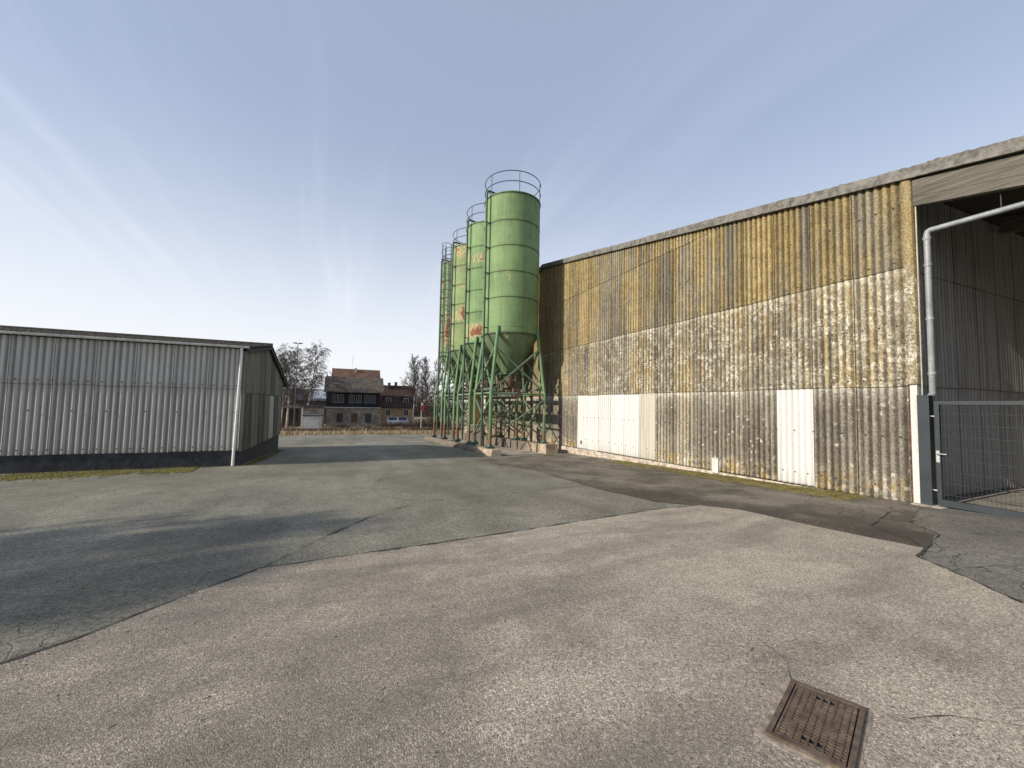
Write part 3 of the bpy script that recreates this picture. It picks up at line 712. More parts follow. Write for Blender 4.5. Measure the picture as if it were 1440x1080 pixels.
# small white vent box low on the wall
m = MB(); m.box((WX-.085, 8.02, -.12), (WX-.03, 8.22, .27)); m.box((WX-.095, 8.01, .272), (WX-.02, 8.23, .29)); o = m.build('vent_box', M['white_board'], barn)
m = MB(); m.box((WX-.06, 15.0, .02), (WX-.03, 15.12, .16)); o = m.build('socket_box', M['verge'], barn)
# fixing bolts
m = MB(); rb = random.Random(2)
for z in (.25, 1.2, 2.28, 3.3, 4.52, 5.6):
    s = P*1.0
    while s < 14:
        if z < top_(s)-.2 and rb.random() < .8:
            m.lathe([(.016, 0), (.016, .012)], (0, 0, 0), 6, cap1=True)
            o_ = len(m.v) - 12
            for i in range(12):
                x, yv, zz = m.v[o_+i]; m.v[o_+i] = (WX-.024-.018-zz, Y0+s+x, z+yv)
        s += P*(2 if rb.random() < .7 else 3)
m.build('fixing_bolt', M['black'], barn)['kind'] = 'stuff'

# ---- gate
post = MB(); post.box((WX-.075, 3.665, g(3.7)-.02), (WX+.075, 3.825, 1.96)); post.box((WX-.08, 3.66, 1.961), (WX+.08, 3.83, 1.975))
gp = thing('gate_post', (WX, 3.745, g(3.7)), 'thick anthracite steel gate post beside the white corner board', 'gate post')
post.build('post', M['gate'], gp)
m = MB(); m.box((WX-.2, 3.5, g(3.7)-.02), (WX+.2, 3.9, g(3.7)+.02)); m.build('foot_slab', M['base_conc'], gp)
gate = thing('mesh_gate', (WX, 1.6, .03), 'anthracite framed wire mesh gate closing the open barn bay', 'gate')
GY1, GY0, GZ0, GZ1 = 3.615, -1.4, .05, 1.87
m = MB(); w = .06
m.box((WX-.03, GY1-w, GZ0), (WX+.03, GY1, GZ1)); m.box((WX-.03, GY0, GZ0), (WX+.03, GY0+w, GZ1))
m.box((WX-.03, GY0+w, GZ1-w), (WX+.03, GY1-w, GZ1)); m.box((WX-.035, GY0+w, GZ0), (WX+.035, GY1-w, GZ0+.11)); m.box((WX-.025, 1.05, GZ0+.11), (WX+.025, 1.10, GZ1-w))
m.build('frame', M['gate'], gate)
m = MB(); y = GY0+w+.03
while y < GY1-w: m.tube([(WX, y, GZ0+.1), (WX, y, GZ1-w+.01)], .0027, 5, False); y += .05
z = GZ0+.2
while z < GZ1-w:
    m.tube([(WX-.006, GY0+w-.01, z), (WX-.006, GY1-w+.01, z)], .004, 5, False); m.tube([(WX+.006, GY0+w-.01, z), (WX+.006, GY1-w+.01, z)], .004, 5, False); z += .2
m.build('wire_mesh', M['gate'], gate)
m = MB(); m.box((WX-.045, GY1-.053, .80), (WX-.031, GY1-.008, 1.0)); lk = m.build('lock_plate', M['steel'], gate)
m = MB(); m.tube([(WX-.045, GY1-.03, .95), (WX-.09, GY1-.03, .95), (WX-.095, GY1-.05, .95), (WX-.095, GY1-.16, .95)], .010, 8); m.build('handle', M['steel'], gate, True)
for z in (.3, 1.6): m = MB(); m.tube([(WX, GY1-.03, z), (WX, 3.67, z)], .014, 8); m.build('hinge', M['steel'], gate)

# ================================================================== SILOS
def make_silo():
    cx, cy = 7.3, 18.0; R = 1.39; ZB, ZT = 5.02, 11.68
    root = thing('silo', (cx, cy, -.27), 'nearest green silo, tallest in view with little rust, beside the barn wall', 'silo', 'green silos on legs in a row')
    m = MB(); prof = [(R, ZB)]
    for zs in (6.69, 7.91, 9.14, 10.35):
        prof += [(R, zs-.016), (R+.012, zs-.012), (R+.012, zs+.012), (R, zs+.016)]
    prof += [(R, ZT-.03), (R+.03, ZT-.028), (R+.03, ZT+.03)]
    m.lathe(prof, (cx, cy, 0), 72)
    m.lathe([(R-.0005, 5.30), (R+.010, 5.302), (R+.010, 5.32), (R-.0005, 5.322)], (cx, cy, 0), 72)
    body = m.build('tank', M['tank'][0], root, True)
    for zb_, ztop, off in ((5.34, 6.66, 1.0), (6.72, 7.88, 2.3), (7.94, 9.1, .3), (9.17, 10.3, 1.7)): pass
    m = MB(); m.lathe([(R+.03, ZT+.031), (R*.6, ZT+.16), (.2, ZT+.24), (.18, ZT+.3)], (cx, cy, 0), 48, cap1=True); m.build('top_cover', M['tank'][0], root, True)
    m = MB(); m.lathe([(R+.03, ZB-.03), (R+.03, ZB+.012), (R, ZB+.014)], (cx, cy, 0), 72); m.build('bottom_rim', M['darkgreen'], root, True)
    m = MB(); m.lathe([(.33, 3.22), (.35, 3.24), (R-.01, ZB-.02)], (cx, cy, 0), 72); m.lathe([(.46, 3.16), (.46, 3.215), (.33, 3.218)], (cx, cy, 0), 32, cap0=True)
    m.build('hopper', M['hopper'], root, True)
    m = MB(); m.lathe([(.26, 3.15), (.3, 2.95), (.22, 2.78), (.22, 2.66), (.36, 2.65), (.36, 2.5), (.2, 2.44), (.17, 2.3)], (cx, cy, 0), 20, cap1=False)
    m.tube([(cx-.25, cy-.1, 2.85), (cx-.6, cy-.15, 2.8), (cx-.62, cy-.15, 2.3)], .03, 8); m.box((cx+.2, cy-.2, 2.6), (cx+.55, cy+.1, 2.85))
    m.build('outlet_valve', M['valve'], root, True)
    # railing on the top
    m = MB()
    for z in (12.70, 12.2): m.ring((cx, cy, z), R-.0, .02, 56, 6)
    for k in range(6):
        t = 2*math.pi*(k+.35)/6
        m.tube([(cx+(R)*math.cos(t), cy+(R)*math.sin(t), ZT), (cx+R*math.cos(t), cy+R*math.sin(t), 12.70)], .019, 6)
    m.build('railing', M['rail'], root, True)
    # legs, kinked at the working level
    hx, hy, tx, ty = 1.35, 1.18, .995, .995
    for sx in (-1, 1):
        for sy in (-1, 1):
            top = (cx+sx*tx, cy+sy*ty, 5.32); kn = (cx+sx*hx, cy+sy*hy, 2.2); ft = (cx+sx*hx, cy+sy*hy, -1.1)
            m = MB(); m.tube([top, kn, ft], [.078, .078, .078], 16); lg = m.build('leg', M['leg'], root, True)
            m = MB(); zf = -.17 if sx > 0 else -.33
            m.box((ft[0]-.17, ft[1]-.17, zf), (ft[0]+.17, ft[1]+.17, zf+.12)); m.lathe([(.13, zf+.121), (.10, zf+.22)], (ft[0], ft[1], 0), 14, cap1=True); m.build('foot_plate', M['darkgreen'], lg)
    cor = lambda sx, sy, z: Vector((cx+sx*hx, cy+sy*hy, z)) if z <= 2.2 else Vector((cx+sx*(hx+(tx-hx)*(z-2.2)/3.12), cy+sy*(hy+(ty-hy)*(z-2.2)/3.12), z))
    sides = [((-1,-1),(1,-1)), ((-1,1),(1,1)), ((-1,-1),(-1,1)), ((1,-1),(1,1))]
    for (a, b) in sides:
        m = MB(); nrm = Vector((-(b[1]-a[1]), b[0]-a[0], 0)).normalized()*.035
        m.beam(cor(*a, 4.35)+nrm, cor(*b, 2.3)+nrm, .066, .066); m.beam(cor(*b, 4.35)-nrm, cor(*a, 2.3)-nrm, .066, .066); m.build('cross_brace', M['brace'], root)
        m = MB(); m.beam(cor(*a, 1.95)+nrm, cor(*b, .15)+nrm, .06, .06); m.beam(cor(*b, 1.95)-nrm, cor(*a, .15)-nrm, .06, .06); m.build('cross_brace', M['brace'], root)
        m = MB(); m.tube([cor(*a, 2.2), cor(*b, 2.2)], .05, 10); m.build('tie_beam', M['brace'], root)
    # fill pipe up the outer side with an elbow over the rim
    th = rad(197); fx, fy = cx+(R+.2)*math.cos(th), cy+(R+.2)*math.sin(th)
    m = MB(); ix, iy = cx+(R-.45)*math.cos(th), cy+(R-.45)*math.sin(th)
    pts = [(fx, fy, -.25), (fx, fy, ZT-.02), (fx+.02, fy, ZT+.16), (fx+.13*abs(math.cos(th)), fy+.03, ZT+.24), (ix, iy, ZT+.26)]
    m.tube(pts, .052, 12); fp = m.build('fill_pipe', M['darkgreen'], root, True)
    for z in (1.2, 3.4, 5.3, 6.7, 7.92, 9.15, 10.36):
        m = MB(); m.beam((fx, fy, z), (cx+R*math.cos(th)*.99, cy+R*math.sin(th)*.99, z), .05, .04); m.ring((fx, fy, z), .058, .012, 14, 5); m.build('pipe_bracket', M['darkgreen'], fp)
    return root
def copy_tree(o, parent=None):
    c = o.copy(); col.objects.link(c); c.parent = parent
    for ch in list(o.children): copy_tree(ch, c)
    return c
silo = make_silo()
SP = 3.3
labels = ['second nearest green silo, with rust flakes low on its tank', 'third nearest green silo, yellowed with a large brown rust stain', 'farthest green silo of the row, with a caged ladder on its side']
silos = [silo]
for i in range(1, 4):
    c = copy_tree(silo); c.location = silo.location + Vector((0, SP*i, 0)); c['label'] = labels[i-1]; silos.append(c)
    for ch in c.children:
        nm = ch.name.split('.')[0]
        if nm in ('tank', 'top_cover'):
            ch.material_slots[0].link = 'OBJECT'; ch.material_slots[0].material = M['tank'][i]
        if nm == 'leg':
            for f in ch.children: f.location.z -= .15*i if ch.data.vertices[0].co.x < 0 else .10*i
# caged ladder on the farthest silo
s4 = silos[3]; cx, cy, R = 7.3, 18.0+SP*3, 1.39; th = rad(222)
dx, dy = math.cos(th), math.sin(th); lx, ly = cx+(R+.16)*dx, cy+(R+.16)*dy; tx, ty = -dy, dx
m = MB()
for sg in (-1, 1): m.tube([(lx+tx*.22*sg, ly+ty*.22*sg, .2), (lx+tx*.22*sg, ly+ty*.22*sg, 12.75)], .022, 6)
z = .4
while z < 12.7: m.tube([(lx-tx*.22, ly-ty*.22, z), (lx+tx*.22, ly+ty*.22, z)], .012, 5); z += .3
lad = m.build('ladder', M['rail'], s4)
m = MB()
z = 3.0
hoop = [(lx + tx*.36*math.cos(a) + dx*.62*math.sin(a), ly + ty*.36*math.cos(a) + dy*.62*math.sin(a)) for a in [math.pi*k/8 for k in range(9)]]
while z < 12.8: m.tube([(x, y, z) for x, y in hoop], .016, 5); z += 1.08
for k in (1, 3, 5, 7): m.tube([(hoop[k][0], hoop[k][1], 3.0), (hoop[k][0], hoop[k][1], 12.75)], .014, 5)
m.build('ladder_cage', M['rail'], lad)
# concrete beams under the legs
def plinth(x0, x1, ya, yb, za, zb, label, seed):
    r = random.Random(seed); n = 46; vs = []
    for i in range(n+1):
        y = ya + (yb-ya)*i/n; z = za + (zb-za)*i/n
        j = lambda a: r.uniform(-a, a)
        vs += [(x0+j(.012), y, g(y)-.1), (x0+j(.014), y, (z+g(y))/2), (x0+.02+j(.016), y, z-.02+j(.014)), (x0+.05, y, z+j(.012)), (x1-.05, y, z+j(.012)), (x1-.02+j(.016), y, z-.02+j(.014)), (x1+j(.014), y, (z+g(y))/2), (x1+j(.012), y, g(y)-.1)]
    fs = []
    for i in range(n):
        for k in range(7): A = 8*i+k; fs.append((A, A+8, A+9, A+1))
    fs += [tuple(range(8)), tuple(reversed(range(8*n, 8*n+8)))]
    m = MB(); m.add(vs, [tuple(reversed(f)) for f in fs])
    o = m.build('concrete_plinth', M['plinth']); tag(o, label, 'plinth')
plinth(5.64, 6.10, 15.75, 31.3, -.24, -.86, 'long stained concrete beam under the outer silo legs, its far half painted dark for shade', 1)
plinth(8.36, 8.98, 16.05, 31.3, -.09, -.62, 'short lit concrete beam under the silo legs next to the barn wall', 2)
# screw conveyor under the outlets
cv = thing('screw_conveyor', (7.3, 17.2, 2.1), 'dusty dark conveyor tube running beneath the silo outlets', 'conveyor')
m = MB(); m.tube([(7.3, 17.2, 2.13), (7.3, 30.2, 2.13)], .17, 16); 
m.build('tube', M['conveyor'], cv, True)
m = MB(); m.tube([(7.3, 16.75, 2.13), (7.3, 17.18, 2.13)], .14, 16); m.box((7.12, 16.85, 2.27), (7.42, 17.15, 2.45)); m.build('motor', M['valve'], cv, True)
m = MB()
for y in (19.6, 22.95, 26.2): m.beam((5.98, y, 2.35), (8.6, y, 2.35), .12, .14); 
m.beam((6.2, 16.9, 2.42), (6.2, 30.4, 2.42), .1, .12); m.beam((8.4, 16.9, 2.42), (8.4, 30.4, 2.42), .1, .12)
m.build('support_frame', M['conveyor'], cv)
# white plate, ochre board and white box among the legs
m = MB(); m.box((6.42, 19.0, 1.28), (6.45, 19.4, 2.12)); o = m.build('sign_plate', M['whitebox']); tag(o, 'blank white plate hanging among the legs of the nearest silo', 'plate')
cb = thing('control_cabinet', (6.9, 22.2, -.5), 'ochre upright board cabinet standing behind the second silo legs', 'cabinet')
m = MB(); m.box((6.55, 22.2, .45), (7.5, 22.5, 2.25)); m.build('body', M['ochre'], cb)
m = MB(); m.box((6.54, 22.19, 2.252), (7.51, 22.51, 2.29)); m.build('lid', M['valve'], cb)
m = MB(); m.box((6.55, 22.2, g(22)-.02), (6.65, 22.5, .448)); m.box((7.4, 22.2, g(22)-.02), (7.5, 22.5, .448)); m.build('stand', M['brace'], cb)
wb = thing('storage_box', (6.6, 21.0, -.4), 'small white box behind the outer plinth between silo legs', 'box')
m = MB(); m.box((6.3, 21.0, g(21)), (6.9, 21.5, .50)); m.build('body', M['whitebox'], wb)
m = MB(); m.box((6.28, 20.98, .502), (6.92, 21.52, .54)); m.build('lid', M['whitebox'], wb)

# ================================================================== LEFT SHED
SX, SY = -3.18, 15.47; PB = .152
shed = thing('storage_shed', (SX, SY, g(SY)), 'long low grey corrugated shed with a dark roof and black base', 'shed')
SL = 26.0
m = MB(); corr(m, (SX-.06, SY, 0), (-1,0,0), (0,-1,0), SL, [(lambda s: .0, lambda s: 2.03), (lambda s: 2.0, lambda s: 3.34)], PB, .021, 6, 12, jit=.004, lap=.014)
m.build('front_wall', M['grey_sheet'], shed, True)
m = MB(); rb = random.Random(5)
for z, st in ((.14, 2), (1.25, 5), (2.12, 2)):
    s = PB*1
    while s < 12:
        o_ = len(m.v); m.lathe([(.02, 0), (.02, .014)], (0,0,0), 6, cap1=True)
        for i in range(12):
            x, yv, zz = m.v[o_+i]; m.v[o_+i] = (SX-.06-s+x, SY-.021-.016-zz, z+yv)
        s += PB*(st if rb.random() < .75 else st+1)
o = m.build('fixing_bolt', M['black'], shed); o['kind'] = 'stuff'
m = MB()
m.hexa([(SX-SL, SY-.01, g(SY)-.05), (SX-.02, SY-.01, g(SY)-.05), (SX-.02, SY+.2, g(SY)-.05), (SX-SL, SY+.2, g(SY)-.05)], [(SX-SL, SY-.01, -.005), (SX-.02, SY-.01, -.005), (SX-.02, SY+.2, -.005), (SX-SL, SY+.2, -.005)])
m.build('base_wall', M['dark_base'], shed)
# gable: roof line front eave - ridge - long back slope
YR, YBK, YOV = 19.2, 23.5, 24.9
def gz(y): return 3.40 + (3.93-3.40)*(y-SY)/(YR-SY) if y < YR else 3.93 - .265*(y-YR)
DP = .23
m = MB(); L = YBK-SY
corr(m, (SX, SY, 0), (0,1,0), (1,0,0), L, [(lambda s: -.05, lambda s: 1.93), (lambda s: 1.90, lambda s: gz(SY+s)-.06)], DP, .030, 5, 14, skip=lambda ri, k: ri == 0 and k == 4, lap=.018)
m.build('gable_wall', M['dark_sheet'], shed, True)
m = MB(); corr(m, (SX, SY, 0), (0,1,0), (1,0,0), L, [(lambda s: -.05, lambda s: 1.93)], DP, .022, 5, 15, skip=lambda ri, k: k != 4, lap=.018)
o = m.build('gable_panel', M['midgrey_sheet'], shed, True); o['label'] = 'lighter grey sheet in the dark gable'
m = MB(); m.hexa([(SX-.2, SY, g(SY)-.1), (SX-.03, SY, g(SY)-.1), (SX-.03, YBK, g(YBK)-.1), (SX-.2, YBK, g(YBK)-.1)], [(SX-.2, SY, .0), (SX-.03, SY, .0), (SX-.03, YBK, .0), (SX-.2, YBK, .0)])
m.build('gable_base', M['dark_base'], shed)
m = MB(); m.box((SX-.05, SY-.03, -.03), (SX+.035, SY+.10, 3.28)); m.box((SX-.04, YBK-.12, 1.95), (SX+.05, YBK+.03, gz(YBK)-.12))
m.build('corner_trim', M['midgrey_sheet'], shed)
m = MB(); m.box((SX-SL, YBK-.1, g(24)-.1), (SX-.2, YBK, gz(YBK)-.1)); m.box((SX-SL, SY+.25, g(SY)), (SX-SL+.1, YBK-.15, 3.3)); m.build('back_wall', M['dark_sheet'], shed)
# corrugated roof, front and back slope, real waves at the edge
m = MB(); n = int((SL+.2)/PB*6)
for (ya, yb) in ((SY-.16, YR), (YR, YOV)):
    vs = []; fs = []
    for i in range(n+1):
        x = SX+.16 - (SL+.2)*i/n; w = .022*math.cos(2*math.pi*(x)/PB)
        for q in (ya, yb): vs.append((x, q, gz(q)+.05+w))
        for q in (ya, yb): vs.append((x, q, gz(q)-.0+w))
    for i in range(n):
        A, B = 4*i, 4*i+4
        fs += [(A, A+1, B+1, B), (A+3, A+2, B+2, B+3), (A+2, A, B, B+2), (A+1, A+3, B+3, B+1)]
    fs += [(0, 2, 3, 1), (4*n, 4*n+1, 4*n+3, 4*n+2)]
    m.add(vs, fs)
m.tube([(SX+.17, YR, 4.0), (SX-SL, YR, 4.0)], .07, 8)
m.build('roof', M['roof'], shed, True)
m = MB()
for (ya, yb) in ((SY-.16, YR), (YR, YOV)):
    m.hexa([(SX+.05, ya, gz(ya)-.13), (SX+.14, ya, gz(ya)-.13), (SX+.14, yb, gz(yb)-.13), (SX+.05, yb, gz(yb)-.13)], [(SX+.05, ya, gz(ya)-.025), (SX+.14, ya, gz(ya)-.025), (SX+.14, yb, gz(yb)-.025), (SX+.05, yb, gz(yb)-.025)])
m.build('verge_board', M['dark_base'], shed)
m = MB(); r = random.Random(8)
for _ in range(5200):
    x = SX+.1 - (SL if r.random() < .3 else 12)*r.random(); y = SY-.12 + (YR-SY)*r.random()**1.8
    if mnoise.noise(Vector((x*.9, y*.9, 2))) + r.uniform(-.4, .4) < -.1: continue
    sz = r.uniform(.02, .07); z = gz(y)+.06; a0 = r.random()*6
    m.add([(x+sz*math.cos(a0+j*1.257), y+sz*math.sin(a0+j*1.257), z) for j in range(5)] + [(x, y, z+sz*r.uniform(.4, .9))], [(j, (j+1) % 5, 5) for j in range(5)])
o = m.build('roof_moss', M['roof'], shed); o['kind'] = 'stuff'
# gutter and downpipe
m = MB(); prf = [(-.075*math.cos(a), -.075*math.sin(a)) for a in [math.pi*k/8 for k in range(9)]]
vs = []; fs = []
for x in (SX+.12, SX-SL):
    for (a, b) in prf: vs.append((x, SY-.13+a, 3.43+b+(.0)))
    for (a, b) in reversed(prf): vs.append((x, SY-.13+a*.88, 3.43+b*.88))
k = 18
fs = [(i, (i+1) % k, (i+1) % k + k, i+k) for i in range(k)] + [tuple(range(k-1, -1, -1)), tuple(range(k, 2*k))]
m.add(vs, fs); gt = m.build('gutter', M['gutter'], shed, True)
m = MB(); x_ = SX-.0
m.tube([(x_-.1, SY-.13, 3.36), (x_-.1, SY-.09, 3.25), (x_-.1, SY-.1, 3.1), (x_-.17, SY-.13, g(SY)+.03)], .042, 12); m.build('downpipe', M['white_pipe'], shed, True)

# ================================================================== DRAIN COVER
c0 = Vector((2.375, 1.525, 0)); ex = Vector((2.49-2.375, 1.235-1.525, 0)); 
ux = ex.normalized(); uy = Vector((ux.y, -ux.x, 0)); 
if uy.dot(Vector((1.85, 1.33, 0)) - c0) < 0: uy = -uy
S = .50; SW = .315
kx = (.315, .56)
dr = thing('drain_cover', (2.2, 1.3, g(1.3)), 'rusty slotted cast iron drain cover set in the concrete', 'drain cover')
def dpt(u, v, z): p = c0 + ux*u + uy*v; return (p.x, p.y, g(p.y) + .018 + z)
def dbox(m, u0, v0, u1, v1, z0, z1, mi=0): m.hexa([dpt(u0,v0,z0), dpt(u0,v1,z0), dpt(u1,v1,z0), dpt(u1,v0,z0)][::-1] if False else [dpt(u0,v0,z0), dpt(u1,v0,z0), dpt(u1,v1,z0), dpt(u0,v1,z0)], [dpt(u0,v0,z1), dpt(u1,v0,z1), dpt(u1,v1,z1), dpt(u0,v1,z1)], mi)
DU, DV = .315, .55
m = MB()
dbox(m, 0, 0, DU, .022, -.03, .016); dbox(m, 0, DV-.022, DU, DV, -.03, .016); dbox(m, 0, .022, .022, DV-.022, -.03, .016); dbox(m, DU-.022, .022, DU, DV-.022, -.03, .016)
m.build('frame', M['iron'], dr)
m = MB(); dbox(m, .022, .022, DU-.022, DV-.022, -.03, .0035); m.build('pit', M['hole'], dr)
m = MB(); u0, v0, u1, v1 = .028, .028, DU-.028, DV-.028
ns = 9; nrow = 21; cw = (u1-u0)/ns; bw_ = cw*.32; rh = (v1-v0)/nrow
for i in range(ns):
    ua = u0 + cw*i; dbox(m, ua, v0, ua+bw_, v1, -.013, .0135)
    for j in range(nrow):
        va = v0 + rh*j
        if i in (3, 4, 5) and j in (2, nrow-3): continue                       # the two long lifting slots
        full = j in (0, nrow-1) or (i in (2, 6) and 8 <= j <= 13) or (i == 4 and 6 <= j <= 8) or (i == 1 and 14 <= j <= 17) or (i == 7 and j in (3, 4))
        dbox(m, ua+bw_, va, ua+cw, va + (rh if full else rh*.36), -.013, .0125)
dbox(m, u1-.006, v0, u1, v1, -.012, .014)
m.build('grate', M['iron'], dr)
# crumbled mortar collar round the frame
sheet('pavement_collar', [dpt(-.02, -.02, 0)[:2], dpt(-.05, DV*.3, 0)[:2], dpt(-.025, DV*.7, 0)[:2], dpt(-.04, DV+.03, 0)[:2], dpt(DU+.02, DV+.03, 0)[:2], dpt(DU+.015, DV*.4, 0)[:2], dpt(DU+.02, -.02, 0)[:2]], .0195, simple('mortar', (.27, .225, .175), .95, .5, 14, bump=.6), .02, 9)

# ================================================================== BACKGROUND
def window(m_parent, x0, x1, z0, z1, y, fm, pane=True, pm=None, bars=1):
    f = MB(); w = .07
    f.box((x0, y-.05, z0), (x0+w, y, z1)); f.box((x1-w, y-.05, z0), (x1, y, z1)); f.box((x0+w, y-.05, z0), (x1-w, y, z0+w)); f.box((x0+w, y-.05, z1-w), (x1-w, y, z1))
    for b in range(bars):
        xc = x0+w + (x1-x0-2*w)*(b+1)/(bars+1); f.box((xc-.03, y-.045, z0+w), (xc+.03, y-.002, z1-w))
    o = f.build('window', fm, m_parent)
    p = MB(); p.box((x0+w, y-.02, z0+w), (x1-w, y-.004, z1-w)); p.build('pane', pm or M['glass'], o)
    return o
def gable_roof(m, x0, x1, ya, yr, yb, ze, zr, zeb=None, t=.12, mi=0):
    zeb = ze if zeb is None else zeb
    m.hexa([(x0,ya,ze),(x1,ya,ze),(x1,yr,zr),(x0,yr,zr)], [(x0,ya,ze+t),(x1,ya,ze+t),(x1,yr,zr+t),(x0,yr,zr+t)], mi)
    m.hexa([(x0,yr,zr),(x1,yr,zr),(x1,yb,zeb),(x0,yb,zeb)], [(x0,yr,zr+t),(x1,yr,zr+t),(x1,yb,zeb+t),(x0,yb,zeb+t)], mi)
# --- station-like house: stone below, slate above
H1 = thing('slate_house', (.9, 62, g(62)), 'old house with black slate upper floor over a rubble stone ground floor', 'house')
m = MB(); m.box((-2.75, 62, -2.3), (4.5, 67, .9)); m.build('stone_wall', M['stone'], H1)
m = MB(); m.box((-2.85, 61.9, .93), (4.4, 67, 3.2)); m.build('slate_wall', M['slate'], H1)
m = MB(); m.box((-2.95, 61.8, .86), (4.5, 61.99, .94)); m.build('string_course', M['frame_w'], H1)
m = MB(); gable_roof(m, -3.15, 4.95, 61.4, 64.2, 67.4, 3.02, 5.35); rf = m.build('roof', M['grey_tile'], H1)
m = MB()
m.hexa([(-2.85,62,3.2),(-2.8,62,3.2),(-2.8,66.9,3.2),(-2.85,66.9,3.2)],[(-2.85,64.1,5.2),(-2.8,64.1,5.2),(-2.8,64.3,5.2),(-2.85,64.3,5.2)]); m.hexa([(4.3,62,3.2),(4.35,62,3.2),(4.35,66.9,3.2),(4.3,66.9,3.2)],[(4.3,64.1,5.2),(4.35,64.1,5.2),(4.35,64.3,5.2),(4.3,64.3,5.2)])
m.build('gable_end', M['slate'], H1)
for x, pm in ((-1.45, M['board_dark']), (.5, M['board_brown']), (2.4, M['board_dark'])): window(H1, x, x+.98, -1.3, .12, 62, M['frame_d'], pm=pm, bars=0)
for x in (-2.0, -1.25, .2, 1.15, 2.25, 3.1): window(H1, x, x+.7, 1.55, 2.75, 61.9, M['frame_d'], bars=1)
H1b = thing('red_roof_house', (1.1, 70, g(70)), 'house behind with a taller orange red tiled roof and pale chimney', 'house')
m = MB(); m.box((-2.2, 67.8, -2.4), (4.5, 72.5, 5.0)); m.build('wall', M['yellow_wall'], H1b)
m = MB(); gable_roof(m, -2.5, 4.85, 67.3, 70, 73, 4.7, 7.0); rf = m.build('roof', M['red_tile'], H1b)
m = MB(); m.box((.85, 69.3, 6.3), (1.2, 69.6, 7.25)); m.build('chimney', M['chimney_y'], rf)
m = MB(); m.tube([(.5, 70, 7.0), (.5, 70, 9.3)], .02, 5); m.tube([(.1, 70, 8.9), (.9, 70, 8.9)], .012, 4); m.tube([(.2, 70, 8.5), (.8, 70, 8.5)], .012, 4); m.build('antenna', M['steel'], rf)
# --- yellow house with brown roof
H2 = thing('yellow_house', (8.2, 72, g(72)), 'ochre rendered house with a dark red brown roof and two dark chimneys', 'house')
m = MB(); m.box((5.3, 72, -2.7), (11.0, 78, .95)); m.build('wall', M['yellow_wall'], H2)
m = MB(); gable_roof(m, 5.0, 11.25, 71.7, 74.6, 78.3, .85, 4.75); rf = m.build('roof', M['brown_tile'], H2)
m = MB(); m.hexa([(5.3,72.05,.96),(5.4,72.05,.96),(5.4,77.9,.96),(5.3,77.9,.96)],[(5.3,74.5,4.6),(5.4,74.5,4.6),(5.4,74.7,4.6),(5.3,74.7,4.6)]); m.hexa([(10.9,72.05,.96),(11.0,72.05,.96),(11.0,77.9,.96),(10.9,77.9,.96)],[(10.9,74.5,4.6),(11.0,74.5,4.6),(11.0,74.7,4.6),(10.9,74.7,4.6)]); m.build('gable_end', M['brown_tile'], H2)
for x, z in ((6.6, 5.2), (7.75, 5.35)):
    m = MB(); m.box((x, 74.0, 3.6), (x+.42, 74.5, z)); m.box((x-.05, 73.95, z+.002), (x+.47, 74.55, z+.1)); m.build('chimney', M['chimney_d'], rf)
for x in (6.15, 9.15):
    d = MB(); d.box((x-.15, 72.35, 1.35), (x+1.05, 73.6, 2.75)); d.hexa([(x-.3,72.2,2.752),(x+1.2,72.2,2.752),(x+1.2,74.4,3.3),(x-.3,74.4,3.3)],[(x-.3,72.2,2.85),(x+1.2,72.2,2.85),(x+1.2,74.4,3.4),(x-.3,74.4,3.4)]); do = d.build('dormer', M['brown_tile'], H2)
    window(H2, x, x+.9, 1.5, 2.6, 72.35, M['frame_w'], bars=1)
for x in (6.15, 9.2): window(H2, x, x+.85, -.6, .55, 72, M['frame_w'], bars=1)
# --- pale garage, brick shed beside the house
GA = thing('garage', (-3.7, 50, g(50)), 'small pale grey garage box in the dry grass', 'garage')
m = MB(); m.box((-4.55, 50, g(50)-.2), (-2.8, 53.4, .02)); m.build('wall', M['garage'], GA)
m = MB(); m.box((-4.63, 49.92, .022), (-2.72, 53.5, .13)); m.build('roof', M['dark_clad'], GA)
m = MB(); m.box((-4.4, 49.965, g(50)-.1), (-2.95, 49.998, -.12)); m.build('door', M['garage'], GA)
BS = thing('brick_shed', (-3.4, 56, g(56)), 'low brick shed with a flat dark roof beside the slate house', 'shed')
m = MB(); m.box((-5.1, 56, -2.1), (-2.9, 60, 1.0)); m.build('wall', M['stone'], BS)
m = MB(); m.box((-5.55, 55.6, 1.003), (-2.8, 60.2, 1.14)); m.build('roof', M['dark_clad'], BS)
m = MB(); m.box((-5.3, 55.95, -2.0), (-5.11, 56.15, 1.0)); m.build('post', M['frame_w'], BS)
SB = thing('solar_roof_house', (-5.5, 75, g(75)), 'low dark house with pale solar panels on its roof behind the birches', 'house')
m = MB(); m.box((-9.3, 76, -2.6), (-3.0, 82, 1.9)); m.build('wall', M['dark_clad'], SB)
m = MB(); gable_roof(m, -9.6, -2.9, 75.4, 79, 82.6, 1.75, 3.75); m.build('roof', M['dark_clad'], SB)
m = MB(); z_ = lambda y: 1.75+.12+.5556*(y-75.4)+.03
m.hexa([(-5.5,75.9,z_(75.9)),(-3.1,75.9,z_(75.9)),(-3.1,78.6,z_(78.6)),(-5.5,78.6,z_(78.6))],[(-5.5,75.9,z_(75.9)+.05),(-3.1,75.9,z_(75.9)+.05),(-3.1,78.6,z_(78.6)+.05),(-5.5,78.6,z_(78.6)+.05)]); m.build('solar_panel', M['solar'], SB)
LS = thing('dark_shed', (-7.8, 64, g(64)), 'dark low timber shed behind the birch trunks', 'shed')
m = MB(); m.box((-10.4, 66, -2.4), (-6.6, 69, .55)); m.build('wall', M['board_dark'], LS)
